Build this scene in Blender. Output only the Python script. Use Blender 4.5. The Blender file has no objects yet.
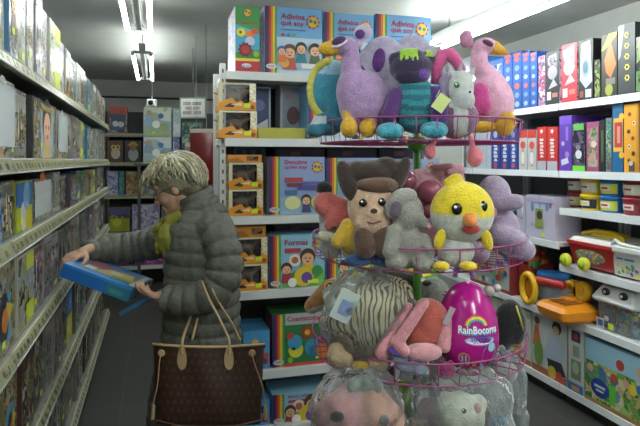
import bpy, math, random
from math import sin, cos, pi, radians
from mathutils import Vector, Matrix, noise
SC = bpy.context.scene
COL = SC.collection
# ------------------------------------------------------------------ camera, world, lamps' exposure
F = 570.0; YAW = radians(16.1); CT, ST = cos(YAW), sin(YAW); HV = 160.0; EYE = 1.5
cam_d = bpy.data.cameras.new('camera'); cam = bpy.data.objects.new('camera', cam_d); COL.objects.link(cam)
cam.location = (0, 0, EYE); cam.rotation_euler = (pi/2, 0, -YAW)
cam_d.sensor_width = 36; cam_d.lens = F/640*36; cam_d.shift_y = -(213-HV)/640; cam_d.clip_start = .02
SC.camera = cam
w = bpy.data.worlds.new('world'); SC.world = w; w.use_nodes = True
w.node_tree.nodes['Background'].inputs[0].default_value = (.75, .8, .85, 1)
w.node_tree.nodes['Background'].inputs[1].default_value = .12
SC.view_settings.view_transform = 'Standard'; SC.view_settings.look = 'None'
SC.view_settings.gamma = 1; SC.view_settings.use_curve_mapping = False
SC.view_settings.exposure = 0.4
LAMP_W = 7.0; TUBE = 36.0
CEIL = 2.52

def W(u, v, D):                      # world point seen at (u, v) at depth D
    x = (u-320)*D/F; z = EYE+(HV-v)*D/F
    return Vector((x*CT+D*ST, -x*ST+D*CT, z))

# ------------------------------------------------------------------ materials
MATS = {}
def lin(c):
    if isinstance(c, str):
        c = c.lstrip('#'); c = [int(c[i:i+2], 16)/255 for i in (0, 2, 4)]
    return tuple(x/12.92 if x <= .04045 else ((x+.055)/1.055)**2.4 for x in c)
def newmat(name):
    m = bpy.data.materials.new(name); m.use_nodes = True
    return m, m.node_tree, m.node_tree.nodes['Principled BSDF']
def M(c, kind='card', rough=None):
    key = (c, kind, rough)
    if key in MATS: return MATS[key]
    m, nt, p = newmat(kind+'_'+str(c).strip('#'))
    p.inputs['Base Color'].default_value = (*lin(c), 1)
    N = nt.nodes.new; L = nt.links.new
    r = {'card': .42, 'plastic': .3, 'plush': .95, 'metal': .35, 'paint': .6, 'cloth': .85, 'skin': .5, 'leather': .5, 'shiny': .12, 'hair': .45}[kind]
    p.inputs['Roughness'].default_value = rough if rough is not None else r
    if kind == 'metal': p.inputs['Metallic'].default_value = .6
    if kind in ('plush', 'cloth', 'skin', 'leather', 'paint', 'hair'):
        tc = N('ShaderNodeTexCoord'); nz = N('ShaderNodeTexNoise'); bp = N('ShaderNodeBump')
        sc, st, ds = {'plush': (160, .7, .006), 'cloth': (60, .5, .004), 'skin': (50, .2, .002), 'leather': (300, .3, .001), 'paint': (40, .15, .001), 'hair': (90, .8, .008)}[kind]
        nz.inputs['Scale'].default_value = sc; nz.inputs['Detail'].default_value = 5
        bp.inputs['Strength'].default_value = st; bp.inputs['Distance'].default_value = ds
        L(tc.outputs['Object'], nz.inputs['Vector']); L(nz.outputs['Fac'], bp.inputs['Height']); L(bp.outputs['Normal'], p.inputs['Normal'])
        if kind in ('plush', 'paint', 'hair'):
            n2 = N('ShaderNodeTexNoise'); n2.inputs['Scale'].default_value = {'plush': 45, 'paint': 6, 'hair': 60}[kind]; n2.inputs['Detail'].default_value = 6
            L(tc.outputs['Object'], n2.inputs['Vector'])
            mx = N('ShaderNodeMixRGB'); mx.blend_type = 'MULTIPLY'; mx.inputs[0].default_value = {'plush': .45, 'paint': .15, 'hair': .8}[kind]
            mx.inputs[1].default_value = (*lin(c), 1)
            cr = N('ShaderNodeValToRGB'); cr.color_ramp.elements[0].position = .3; cr.color_ramp.elements[0].color = (.45, .45, .45, 1)
            cr.color_ramp.elements[1].position = .65; cr.color_ramp.elements[1].color = (1.1, 1.1, 1.1, 1)
            L(n2.outputs['Fac'], cr.inputs[0]); L(cr.outputs[0], mx.inputs[2]); L(mx.outputs[0], p.inputs['Base Color'])
        if kind == 'plush':
            p.inputs['Sheen Weight'].default_value = .35; p.inputs['Sheen Roughness'].default_value = .5
    MATS[key] = m
    return m
def PR(cols, scale=22, seed=0, gloss=.25):
    """busy printed artwork: patches of ink in a few colours"""
    key = ('print', tuple(cols), scale, seed)
    if key in MATS: return MATS[key]
    m, nt, p = newmat('printed_card'); N = nt.nodes.new; L = nt.links.new
    tc = N('ShaderNodeTexCoord'); mp = N('ShaderNodeMapping'); mp.inputs['Location'].default_value = (seed*1.7, seed*.9, seed*2.3)
    L(tc.outputs['Object'], mp.inputs['Vector'])
    nz = N('ShaderNodeTexNoise'); nz.inputs['Scale'].default_value = scale*.6; nz.inputs['Detail'].default_value = 2
    L(mp.outputs[0], nz.inputs['Vector'])
    ad = N('ShaderNodeMixRGB'); ad.blend_type = 'ADD'; ad.inputs[0].default_value = .16
    L(mp.outputs[0], ad.inputs[1]); L(nz.outputs['Color'], ad.inputs[2])
    vo = N('ShaderNodeTexVoronoi'); vo.inputs['Scale'].default_value = scale
    L(ad.outputs[0], vo.inputs['Vector'])
    sp = N('ShaderNodeSeparateColor'); L(vo.outputs['Color'], sp.inputs[0])
    cr = N('ShaderNodeValToRGB'); cr.color_ramp.interpolation = 'CONSTANT'
    n = len(cols); el = cr.color_ramp.elements
    while len(el) < n: el.new(.5)
    for i, c in enumerate(cols):
        el[i].position = i/n; el[i].color = (*lin(c), 1)
    L(sp.outputs[0], cr.inputs[0]); L(cr.outputs[0], p.inputs['Base Color'])
    p.inputs['Roughness'].default_value = gloss
    MATS[key] = m
    return m
def clear(name='clear_plastic', tint=(.95, .97, .98), alpha=.22, bump=0, rough=.08):
    key = (name, tint, alpha, bump)
    if key in MATS: return MATS[key]
    m, nt, p = newmat(name); N = nt.nodes.new; L = nt.links.new
    nt.nodes.remove(p); out = nt.nodes['Material Output']
    tr = N('ShaderNodeBsdfTransparent'); tr.inputs[0].default_value = (*tint, 1)
    gl = N('ShaderNodeBsdfPrincipled'); gl.inputs['Base Color'].default_value = (.8, .83, .85, 1); gl.inputs['Roughness'].default_value = rough
    mx = N('ShaderNodeMixShader'); fr = N('ShaderNodeFresnel'); fr.inputs[0].default_value = 1.45
    ma = N('ShaderNodeMath'); ma.operation = 'ADD'; ma.inputs[1].default_value = alpha; ma.use_clamp = True
    L(fr.outputs[0], ma.inputs[0]); L(ma.outputs[0], mx.inputs[0]); L(tr.outputs[0], mx.inputs[1]); L(gl.outputs[0], mx.inputs[2]); L(mx.outputs[0], out.inputs[0])
    if bump:
        tc = N('ShaderNodeTexCoord'); nz = N('ShaderNodeTexNoise'); bp = N('ShaderNodeBump')
        nz.inputs['Scale'].default_value = bump; nz.inputs['Detail'].default_value = 3; nz.inputs['Distortion'].default_value = 1.5
        bp.inputs['Strength'].default_value = .9; bp.inputs['Distance'].default_value = .02
        L(tc.outputs['Object'], nz.inputs['Vector']); L(nz.outputs['Fac'], bp.inputs['Height']); L(bp.outputs[0], gl.inputs['Normal']); L(bp.outputs[0], fr.inputs['Normal'])
    MATS[key] = m
    return m

# ------------------------------------------------------------------ mesh building
TXT = {}
def text_mesh(s):
    if s not in TXT:
        cu = bpy.data.curves.new('t', 'FONT'); cu.body = s; cu.size = 1; cu.resolution_u = 2; cu.offset = .018
        o = bpy.data.objects.new('t', cu); COL.objects.link(o)
        me = bpy.data.meshes.new_from_object(o.evaluated_get(bpy.context.evaluated_depsgraph_get()))
        vs = [v.co.copy() for v in me.vertices]; fs = [tuple(p.vertices) for p in me.polygons]
        x0 = min(v.x for v in vs); x1 = max(v.x for v in vs); y0 = min(v.y for v in vs); y1 = max(v.y for v in vs)
        TXT[s] = ([((v.x-x0)/(x1-x0), (v.y-y0)/(y1-y0)) for v in vs], fs, (x1-x0)/(y1-y0))
        bpy.data.objects.remove(o); bpy.data.curves.remove(cu); bpy.data.meshes.remove(me)
    return TXT[s]
class MB:
    def __init__(s): s.v = []; s.f = []; s.m = []; s.sm = []; s.mats = []; s.T = Matrix()
    def mi(s, m):
        if m not in s.mats: s.mats.append(m)
        return s.mats.index(m)
    def add(s, vs, fs, m, smooth=False):
        o = len(s.v); s.v += [s.T @ Vector(v) for v in vs]; k = s.mi(m)
        for f in fs: s.f.append(tuple(o+i for i in f)); s.m.append(k); s.sm.append(smooth)
    def box(s, c, d, m, R=None, taper=1.0):
        vs = []
        for z in (-1, 1):
            t = taper if z < 0 else 1
            for x, y in ((-1, -1), (1, -1), (1, 1), (-1, 1)):
                p = Vector((x*d[0]/2*t, y*d[1]/2*t, z*d[2]/2))
                if R: p = R @ p
                vs.append(p+Vector(c))
        s.add(vs, [(3, 2, 1, 0), (4, 5, 6, 7), (0, 1, 5, 4), (1, 2, 6, 5), (2, 3, 7, 6), (3, 0, 4, 7)], m)
    def rbox(s, c, d, r, m, R=None):      # box with rounded vertical section edges
        prof = []
        for cx, cy, a in ((1, 1, 0), (-1, 1, 90), (-1, -1, 180), (1, -1, 270)):
            for k in range(4):
                t = radians(a+k*30); prof.append((cx*(d[0]/2-r)+r*cos(t), cy*(d[1]/2-r)+r*sin(t)))
        n = len(prof); vs = []; fs = []
        lv = [(-d[2]/2, 1-min(.9, 2*.4*r/min(d[0], d[1]))), (-d[2]/2+.4*r, 1), (d[2]/2-.4*r, 1), (d[2]/2, 1-min(.9, 2*.4*r/min(d[0], d[1])))]
        for z, t in lv:
            for x, y in prof:
                p = Vector((x*t, y*t, z)); p = R @ p if R else p; vs.append(p+Vector(c))
        for j in range(3):
            for i in range(n): fs.append((j*n+i, j*n+(i+1) % n, (j+1)*n+(i+1) % n, (j+1)*n+i))
        fs.append(tuple(range(n-1, -1, -1))); fs.append(tuple(3*n+i for i in range(n)))
        s.add(vs, fs, m, False)
    def ell(s, c, r, m, R=None, seg=20, ring=12, ex=1.0):
        vs = []; fs = []
        def pw(x): return math.copysign(abs(x)**ex, x)
        for j in range(ring+1):
            a = -pi/2+pi*j/ring
            for i in range(seg):
                b = 2*pi*i/seg
                p = Vector((r[0]*pw(cos(a))*cos(b), r[1]*pw(cos(a))*sin(b), r[2]*sin(a)))
                if R: p = R @ p
                vs.append(p+Vector(c))
        for j in range(ring):
            for i in range(seg): fs.append((j*seg+i, j*seg+(i+1) % seg, (j+1)*seg+(i+1) % seg, (j+1)*seg+i))
        s.add(vs, fs, m, True)
    def tube(s, pts, r, m, seg=8, closed=False, caps=True, flat=1.0):
        pts = [Vector(p) for p in pts]; n = len(pts)
        rr = r if isinstance(r, (list, tuple)) else [r]*n
        vs = []; fs = []; up = None
        for i, p in enumerate(pts):
            if closed: t = pts[(i+1) % n]-pts[i-1]
            else: t = pts[min(i+1, n-1)]-pts[max(i-1, 0)]
            t = t.normalized() if t.length > 1e-9 else Vector((0, 0, 1))
            if up is None: up = Vector((0, 0, 1)) if abs(t.z) < .9 else Vector((1, 0, 0))
            a = up-t*up.dot(t)
            if a.length < 1e-5: a = t.orthogonal()
            a.normalize(); b = t.cross(a); up = a
            for k in range(seg):
                q = 2*pi*k/seg; vs.append(p+a*(rr[i]*cos(q)*flat)+b*(rr[i]*sin(q)))
        for i in range(n if closed else n-1):
            j = (i+1) % n
            for k in range(seg): fs.append((i*seg+k, i*seg+(k+1) % seg, j*seg+(k+1) % seg, j*seg+k))
        if not closed and caps: fs.append(tuple(range(seg-1, -1, -1))); fs.append(tuple((n-1)*seg+k for k in range(seg)))
        s.add(vs, fs, m, True)
    def cap(s, a, b, r1, r2, m, seg=14):
        a = Vector(a); b = Vector(b); d = b-a; L = d.length
        if L < 1e-6: s.ell(a, (r1, r1, r1), m); return
        t = d/L; pts = []; rr = []
        for k in range(5): q = pi/2*k/5; pts.append(a-t*r1*cos(q)); rr.append(max(r1*sin(q), 1e-4))
        for k in range(5): pts.append(a+d*k/4); rr.append(r1+(r2-r1)*k/4)
        for k in range(5): q = pi/2*(k+1)/5; pts.append(b+t*r2*sin(q)); rr.append(max(r2*cos(q), 1e-4))
        s.tube(pts, rr, m, seg)
    def lathe(s, prof, m, c=(0, 0, 0), seg=28, R=None, smooth=True):
        vs = []; fs = []; n = len(prof)
        for r, z in prof:
            for k in range(seg):
                q = 2*pi*k/seg; p = Vector((max(r, 1e-5)*cos(q), max(r, 1e-5)*sin(q), z)); p = R @ p if R else p
                vs.append(p+Vector(c))
        for i in range(n-1):
            for k in range(seg): fs.append((i*seg+k, i*seg+(k+1) % seg, (i+1)*seg+(k+1) % seg, (i+1)*seg+k))
        fs.append(tuple(range(seg-1, -1, -1))); fs.append(tuple((n-1)*seg+k for k in range(seg)))
        s.add(vs, fs, m, smooth)
    def mesh(s, name='m'):
        me = bpy.data.meshes.new(name); me.from_pydata([tuple(v) for v in s.v], [], s.f)
        for m in s.mats: me.materials.append(m)
        me.polygons.foreach_set('material_index', s.m); me.polygons.foreach_set('use_smooth', s.sm); me.update()
        return me
    def build(s, name, parent=None, loc=(0, 0, 0), rz=0):
        return link(name, s.mesh(name), parent, loc, rz)
def link(name, me, parent=None, loc=(0, 0, 0), rz=0):
    o = bpy.data.objects.new(name, me); COL.objects.link(o)
    o.parent = parent; o.location = loc; o.rotation_euler = (0, 0, rz)
    return o
LABELS = {}
def tag(o, label=None, cat=None, group=None, kind=None):
    if label:
        o['label'] = label
    if cat: o['category'] = cat
    if group: o['group'] = group
    if kind: o['kind'] = kind
    return o
def empty(name, loc, rz, label, cat, group=None):
    o = bpy.data.objects.new(name, None); COL.objects.link(o); o.location = loc; o.rotation_euler = (0, 0, rz); o.empty_display_size = .05
    return tag(o, label, cat, group)
def remesh(mb, vox, matfn=None, mats=None, smooth=4, inv=None):
    me = mb.mesh('t'); o = bpy.data.objects.new('t', me); COL.objects.link(o)
    md = o.modifiers.new('r', 'REMESH'); md.mode = 'VOXEL'; md.voxel_size = vox; md.use_smooth_shade = True
    if smooth:
        sm = o.modifiers.new('s', 'SMOOTH'); sm.factor = .6; sm.iterations = smooth
    r = bpy.data.meshes.new_from_object(o.evaluated_get(bpy.context.evaluated_depsgraph_get()))
    bpy.data.objects.remove(o)
    r.materials.clear()
    for m in (mats or mb.mats[:1]): r.materials.append(m)
    if matfn:
        for p in r.polygons: p.material_index = matfn(p.center)
    else:
        for p in r.polygons: p.material_index = 0
    for p in r.polygons: p.use_smooth = True
    return r

# ------------------------------------------------------------------ printed faces
class Face:
    def __init__(s, mb, o, ux, uy, n, w, h): s.mb = mb; s.o = Vector(o); s.ux = Vector(ux); s.uy = Vector(uy); s.n = Vector(n); s.w = w; s.h = h; s.k = 0
    def P(s, x, y): return s.o+s.ux*(x*s.w)+s.uy*(y*s.h)+s.n*(.0006+.0004*s.k)
    def poly(s, pts, m):
        s.k += 1
        s.mb.add([s.P(*p) for p in pts], [tuple(range(len(pts)))], m)
    def rect(s, a, b, c, d, m): s.poly([(a, b), (c, b), (c, d), (a, d)], m)
    def disc(s, x, y, r, m, ry=None, n=18):     # r relative to width, ry relative to width too
        ry = ry or r
        kk = min(1, .46*s.h/(ry*s.w), .48/r); r *= kk; ry *= kk
        s.poly([(x+r*cos(2*pi*k/n), y+ry*s.w/s.h*sin(2*pi*k/n)) for k in range(n)], m)
    def star(s, x, y, r, m, n=8, inner=.6):
        s.poly([(x+r*(1 if k % 2 == 0 else inner)*cos(pi*k/n), y+r*s.w/s.h*(1 if k % 2 == 0 else inner)*sin(pi*k/n)) for k in range(2*n)], m)
    def text(s, t, x, y, w, m, hh=None, rot=False):    # left x, bottom y, width w (fractions)
        vs, fs, asp = text_mesh(t); s.k += 1
        if not rot:
            h = hh if hh else w*s.w/asp/s.h
            s.mb.add([s.P(x+a*w, y+b*h) for a, b in vs], fs, m)
        else:                                   # reads upwards; w = height fraction of the run
            h = hh if hh else w*s.h/asp/s.w
            s.mb.add([s.P(x-b*h, y+a*w) for a, b in vs], fs, m)
    def kid(s, x, y, r, shirt, hair, skin='#e2b08c'):
        s.poly([(x-r*1.1, max(.03, y-2.6*r*s.w/s.h)), (x+r*1.1, max(.03, y-2.6*r*s.w/s.h)), (x+r*.7, y-.7*r*s.w/s.h), (x-r*.7, y-.7*r*s.w/s.h)], M(shirt))
        s.disc(x, y+.25*r*s.w/s.h, r*1.1, M(hair)); s.disc(x, y-.1*r*s.w/s.h, r*.85, M(skin), r*.8)
        for q in (-.3, .3): s.disc(x+q*r, y, r*.12, M('#1c1c22'), n=8)
        s.disc(x, y-.45*r*s.w/s.h, r*.25, M('#a33a34'), r*.12, n=8)
def faces(mb, w, d, h):
    return {'front': Face(mb, (-w/2, 0, 0), (1, 0, 0), (0, 0, 1), (0, -1, 0), w, h),
            'left': Face(mb, (-w/2, d, 0), (0, -1, 0), (0, 0, 1), (-1, 0, 0), d, h),
            'right': Face(mb, (w/2, 0, 0), (0, 1, 0), (0, 0, 1), (1, 0, 0), d, h),
            'top': Face(mb, (-w/2, 0, h), (1, 0, 0), (0, 1, 0), (0, 0, 1), w, d)}
def carton(name, loc, rz, w, d, h, base, label, cat='box', group=None, deco=None, side=None, sticker=None, tilt=0):
    """box whose front face is at local y=0, body behind it"""
    mb = MB(); mb.box((0, d/2, h/2), (w, d, h), base)
    fc = faces(mb, w, d, h)
    if side: fc['left'].rect(0, 0, 1, 1, side); fc['right'].rect(0, 0, 1, 1, side)
    if deco: deco(fc)
    # card flap seam on the top
    fc['top'].rect(.02, .45, .98, .47, M('#b9b6ad'))
    o = mb.build(name, None, loc, rz); tag(o, label, cat, group)
    if tilt: o.rotation_euler = (0, tilt, rz)
    if sticker:
        x, z, c = sticker; s = MB(); s.box((x*w, -.0035, z*h), (.034, .001, .022), M(c)); tag(s.build('price_sticker', o), 'bright price sticker')
    return o
# ------------------------------------------------------------------ the room
XL, XR, Y0, Y1 = -.90, 2.98, -1.6, 7.7
def floor_mat():
    m, nt, p = newmat('floor_vinyl'); N = nt.nodes.new; L = nt.links.new
    tc = N('ShaderNodeTexCoord'); n1 = N('ShaderNodeTexNoise'); n1.inputs['Scale'].default_value = 180; n1.inputs['Detail'].default_value = 4
    n2 = N('ShaderNodeTexNoise'); n2.inputs['Scale'].default_value = 3; L(tc.outputs['Object'], n2.inputs['Vector'])
    L(tc.outputs['Object'], n1.inputs['Vector']); cr = N('ShaderNodeValToRGB')
    cr.color_ramp.elements[0].position = .3; cr.color_ramp.elements[0].color = (.024, .023, .021, 1)
    cr.color_ramp.elements[1].position = .75; cr.color_ramp.elements[1].color = (.06, .059, .054, 1)
    L(n1.outputs['Fac'], cr.inputs[0])
    br = N('ShaderNodeTexBrick'); br.offset = 0; br.inputs['Scale'].default_value = 1; br.inputs['Brick Width'].default_value = .62; br.inputs['Row Height'].default_value = .62
    br.inputs['Mortar Size'].default_value = .005; br.inputs['Color1'].default_value = (1, 1, 1, 1); br.inputs['Color2'].default_value = (.85, .86, .86, 1); br.inputs['Mortar'].default_value = (1.5, 1.5, 1.5, 1)
    L(tc.outputs['Object'], br.inputs['Vector'])
    mx = N('ShaderNodeMixRGB'); mx.blend_type = 'MULTIPLY'; mx.inputs[0].default_value = 1; L(cr.outputs[0], mx.inputs[1]); L(br.outputs[0], mx.inputs[2])
    L(mx.outputs[0], p.inputs['Base Color']); p.inputs['Roughness'].default_value = .5
    return m
def struct(name, c, d, m):
    b = MB(); b.box((0, 0, 0), d, m); o = b.build(name, None, c); return tag(o, kind='structure')
CEILM = M('#b2b4af', 'paint'); WALLM = M('#a5a7a3', 'paint')
CX = (XL+XR)/2; CY = (Y0+Y1)/2
struct('floor', (CX, CY, -.05), (XR-XL, Y1-Y0, .1), floor_mat())
struct('ceiling', (CX, CY, CEIL+.05), (XR-XL, Y1-Y0, .1), CEILM)
struct('wall_left', (XL-.05, CY, CEIL/2), (.1, Y1-Y0, CEIL), WALLM)
struct('wall_right', (XR+.05, CY, CEIL/2), (.1, Y1-Y0, CEIL), WALLM)
struct('wall_back', (CX, Y1+.05, CEIL/2), (XR-XL, .1, CEIL), WALLM)
struct('wall_front', (CX, Y0-.05, CEIL/2), (XR-XL, .1, CEIL), WALLM)

# fluorescent fittings
HANG = -.20
def lamp(x, y, name_label, k=1.0):
    t = empty('ceiling_lamp', (x, y, CEIL), 0, name_label, 'ceiling lamp', 'fluorescent ceiling lamps')
    met = M('#8d8f8c', 'metal'); b = MB()
    b.box((0, 0, HANG+.055), (.05, 1.5, .05), met); b.box((0, 0, HANG+.02), (.03, 1.46, .03), met)
    for y_ in (-.5, .5): b.tube([(0, y_, HANG+.07), (0, y_, -.001)], .005, met, 8)
    b.build('housing', t)
    for s in (-1, 1):
        b = MB(); b.box((0, s*.74, HANG+.012), (.13, .014, .02), met)
        for q_ in (-1, 1): b.box((q_*.068, s*.728, HANG), (.026, .012, .03), M('#8c8e8c', 'plastic'))
        b.box((0, s*.74, HANG+.02), (.04, .02, .03), met); b.build('end_cap', t)
    em = MATS.get(('tube', k))
    if not em:
        em, nt, p = newmat('lamp_tube'); p.inputs['Base Color'].default_value = (.9, .9, .9, 1)
        p.inputs['Emission Color'].default_value = (.93, 1, .96, 1); p.inputs['Emission Strength'].default_value = TUBE*k; MATS[('tube', k)] = em
    for s in (-1, 1):
        b = MB(); b.tube([(s*.068, -.72, HANG), (s*.068, .72, HANG)], .0135, em, 12); b.build('tube', t)
    return t
lamp(-.10, 5.35, 'white twin tube ceiling lamp over far end of left aisle', 0.6)
lamp(-.10, 3.05, 'white twin tube ceiling lamp nearest the camera above left aisle', 0.62)
lamp(1.93, 3.0, 'bright twin tube ceiling lamp above the right aisle', 1.5)
lamp(1.93, 5.3, 'twin tube ceiling lamp farther along the right aisle', 1.5)
lamp(-.10, .75, 'added unseen twin tube ceiling lamp over left aisle behind the camera', 0.6)  # fill light: lamp added out of view to widen the aisle lighting
lamp(1.93, .75, 'added unseen twin tube ceiling lamp over right aisle behind the camera', 1.5)  # likewise an unseen lamp added for light over the right aisle
lamp(.9, -.7, 'added unseen twin tube ceiling lamp near the shop front', 3.4)  # unseen lamp added and strengthened to brighten toys facing the camera
b = MB(); b.tube([(-.88, 7.66, 2.30), (2.9, 7.66, 2.30)], .012, M('#55585a', 'metal'), 8); tag(b.build('trim_1'), kind='structure')
b = MB(); b.tube([(-.1, 3.8, CEIL-.012), (-.1, 4.6, CEIL-.012)], .006, M('#3c3e40', 'metal'), 8); tag(b.build('trim_2'), kind='structure')

# ------------------------------------------------------------------ left wall shelving
SHZ = [1.815, 1.50, 1.248, .905, .515, .115]          # front edge height of each board
def strip_mat():
    m, nt, p = newmat('price_rail_paper'); N = nt.nodes.new; L = nt.links.new
    tc = N('ShaderNodeTexCoord'); mp = N('ShaderNodeMapping'); mp.inputs['Rotation'].default_value = (0, pi/2, 0)
    br = N('ShaderNodeTexBrick'); br.offset = 0
    sx = N('ShaderNodeSeparateXYZ'); cx = N('ShaderNodeCombineXYZ'); L(tc.outputs['Object'], sx.inputs[0]); L(sx.outputs['Y'], cx.inputs['X']); L(sx.outputs['Z'], cx.inputs['Y'])
    L(cx.outputs[0], br.inputs['Vector'])
    br.inputs['Scale'].default_value = 1; br.inputs['Brick Width'].default_value = .075; br.inputs['Row Height'].default_value = .05
    br.inputs['Mortar Size'].default_value = .012; br.inputs['Mortar Smooth'].default_value = .1
    br.inputs['Color1'].default_value = (*lin('#3c3e34'), 1); br.inputs['Color2'].default_value = (*lin('#7c7d66'), 1); br.inputs['Mortar'].default_value = (*lin('#94957a'), 1)
    nz = N('ShaderNodeTexNoise'); nz.inputs['Scale'].default_value = 120; L(tc.outputs['Object'], nz.inputs['Vector'])
    mx = N('ShaderNodeMixRGB'); mx.inputs[2].default_value = (*lin('#94957a'), 1); mt = N('ShaderNodeMath'); mt.operation = 'GREATER_THAN'; mt.inputs[1].default_value = .5
    L(nz.outputs['Fac'], mt.inputs[0]); L(mt.outputs[0], mx.inputs[0]); L(br.outputs['Color'], mx.inputs[1]); L(mx.outputs[0], p.inputs['Base Color'])
    p.inputs['Roughness'].default_value = .3
    return m
RAIL = strip_mat(); STEEL = M('#8c8e8a', 'metal', .45); STEELW = M('#b4b6ae', 'paint', .4)
bays = [(.93, 1.93), (1.93, 2.93), (2.93, 3.93), (3.93, 4.93), (4.93, 5.65)]
bn = ['nearest the camera', 'beside the seated blue framed box', 'third from the camera', 'fourth from the camera, past the customer', 'at the far end']
bn[1] = 'second from the camera'
for (ya, yb), nm in zip(bays, bn):
    t = empty('shelving_bay', (-.42, (ya+yb)/2, 0), 0, 'grey steel wall shelving bay in left aisle, '+nm, 'shelving', 'left aisle shelving bays')
    L_ = yb-ya
    b = MB(); b.box((-.455, 0, 1.02), (.02, L_-.006, 2.0), M('#6b6c69', 'paint')); b.build('back_panel', t)
    for s in (-1, 1):
        b = MB(); b.box((-.43, s*(L_/2-.017), 1.02), (.03, .028, 2.04), STEEL); b.build('upright', t)
    for z in SHZ:
        b = MB(); b.box((-.215, 0, z-.012), (.41, L_-.008, .024), STEEL); b.build('shelf_board', t)
        b = MB(); h = .036
        b.add([(-.014, -L_/2+.006, z-h), (.014, -L_/2+.006, z-h-.004), (-.002, -L_/2+.006, z+.003), (-.014, -L_/2+.006, z+.003),
               (-.014, L_/2-.006, z-h), (.014, L_/2-.006, z-h-.004), (-.002, L_/2-.006, z+.003), (-.014, L_/2-.006, z+.003)],
              [(0, 1, 2, 3), (7, 6, 5, 4), (0, 4, 5, 1), (1, 5, 6, 2), (2, 6, 7, 3), (3, 7, 4, 0)], RAIL)
        # pale lip above and below the paper labels
        b.tube([(-.002, -L_/2+.006, z+.002), (-.002, L_/2-.006, z+.002)], .0035, STEELW, 6); b.tube([(.013, -L_/2+.006, z-h-.003), (.013, L_/2-.006, z-h-.003)], .003, STEELW, 6)
        q_ = random.Random(int(z*1000)+int(ya*10)); yy = -L_/2+.03
        while yy < L_/2-.07:
            wl = q_.uniform(.03, .05)
            def rp(y_, s_, e_=.0006): return (-.002+.015*s_+e_, y_, z+.003-(h+.007)*s_)
            b.add([rp(yy, .85), rp(yy+wl, .85), rp(yy+wl, .12), rp(yy, .12)], [(0, 1, 2, 3)], M(q_.choice(['#a39c5c', '#8f8c62', '#a8a46c', '#b0ac7c'])))
            b.add([rp(yy+.006, .7, .001), rp(yy+wl-.008, .7, .001), rp(yy+wl-.008, .3, .001), rp(yy+.006, .3, .001)], [(0, 1, 2, 3)], M(q_.choice(['#3a3a30', '#4c4a3a', '#5c5a40', '#33342e'])))
            yy += wl+q_.uniform(.008, .04)
        b.build('price_rail', t)
    b = MB(); b.box((-.22, 0, .035), (.40, L_-.01, .07), M('#2c2d2e', 'paint')); b.build('plinth', t)

# boxes on the left: (right edge in the picture, look)
WG = '#b4b6b0'
LOOK = {
 'silver': ('silvery windowed toy box with white mask', ['#9a9c9a', '#b6b8b5', '#82858a', '#c6c8c4'], WG),
 'grey': ('pale grey patterned toy box', ['#8e8f8c', '#a8a8a0', '#73746f', '#bdbdb4'], '#8f908c'),
 'white': ('white toy box with small pastel pictures', ['#d5d6cd', '#c2c9c8', '#b9bd9c', '#d8d9d2', '#a8a4b4'], '#cfd0c8'),
 'cartoon': ('sky blue toy box with brown haired cartoon', ['#6d9bb8', '#7c5540', '#a97f62', '#4a7fa8'], '#4f86ad'),
 'lilac': ('lilac and white toy box', ['#a9a0b8', '#c7c3cb', '#8a80a4', '#d2d2cd'], '#bbb6c4'),
 'lime': ('white toy box with lime green edges', ['#b7c14e', '#d3d5c0', '#c9cf7c', '#d6d7cf'], '#d0d1c5'),
 'navy': ('dark blue and brown toy box', ['#2f4e74', '#6a4a39', '#47698b', '#3d3a3a'], '#34506f'),
 'girl': ('black edged toy box with a painted girl', ['#a68a55', '#7a3f35', '#5a6a80', '#c2b48c'], '#2e2f31'),
 'blue': ('bright blue framed toy box', ['#2f79b5', '#c5cacb', '#7c6a58', '#3f90c8'], '#2d7fbd'),
 'bird': ('blue and yellow green toy box', ['#2c63a0', '#a9ae24', '#8fa02c', '#5580ac'], '#a3a92a'),
 'ball': ('grey window box with an orange ball', ['#6f6e66', '#8b8a7c', '#55564f', '#9aa08c'], '#77776e'),
 'plum': ('brown and purple toy box', ['#5a4858', '#6f5a45', '#8b8073', '#44394c'], '#57495a'),
 'green': ('grass green toy box', ['#4d8a4c', '#7aa35a', '#9a9a7c', '#356b46'], '#4b7f4a'),
 'tan': ('mustard and beige toy box with blue picture', ['#a79a5c', '#8f8253', '#b5ab7f', '#9b8a4c'], '#a89b5e'),
 'rosy': ('rose and lilac striped toy box', ['#9a8a94', '#b5b2b2', '#6c5f7c', '#8e5f66'], '#a79fa6'),
 'red': ('dark red and brown toy box', ['#6a2f2c', '#54463a', '#7d6f55', '#3c3a36'], '#5d3a33'),
 'dark': ('dark grey toy box with faded picture', ['#45463f', '#5c5c53', '#38393a', '#6d6a5c'], '#48493f'),
 'teal': ('teal and grey toy box', ['#3f6470', '#6f7c7a', '#8c9692', '#355060'], '#4a6870'),
 'orange': ('white and orange toy box', ['#b98a52', '#c4c5bd', '#6c86a4', '#b8702f'], '#b9b7ab'),
}
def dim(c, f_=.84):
    c = c.lstrip('#'); return tuple(round(int(c[i:i+2], 16)/255*f_, 3) for i in (0, 2, 4))
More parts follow.
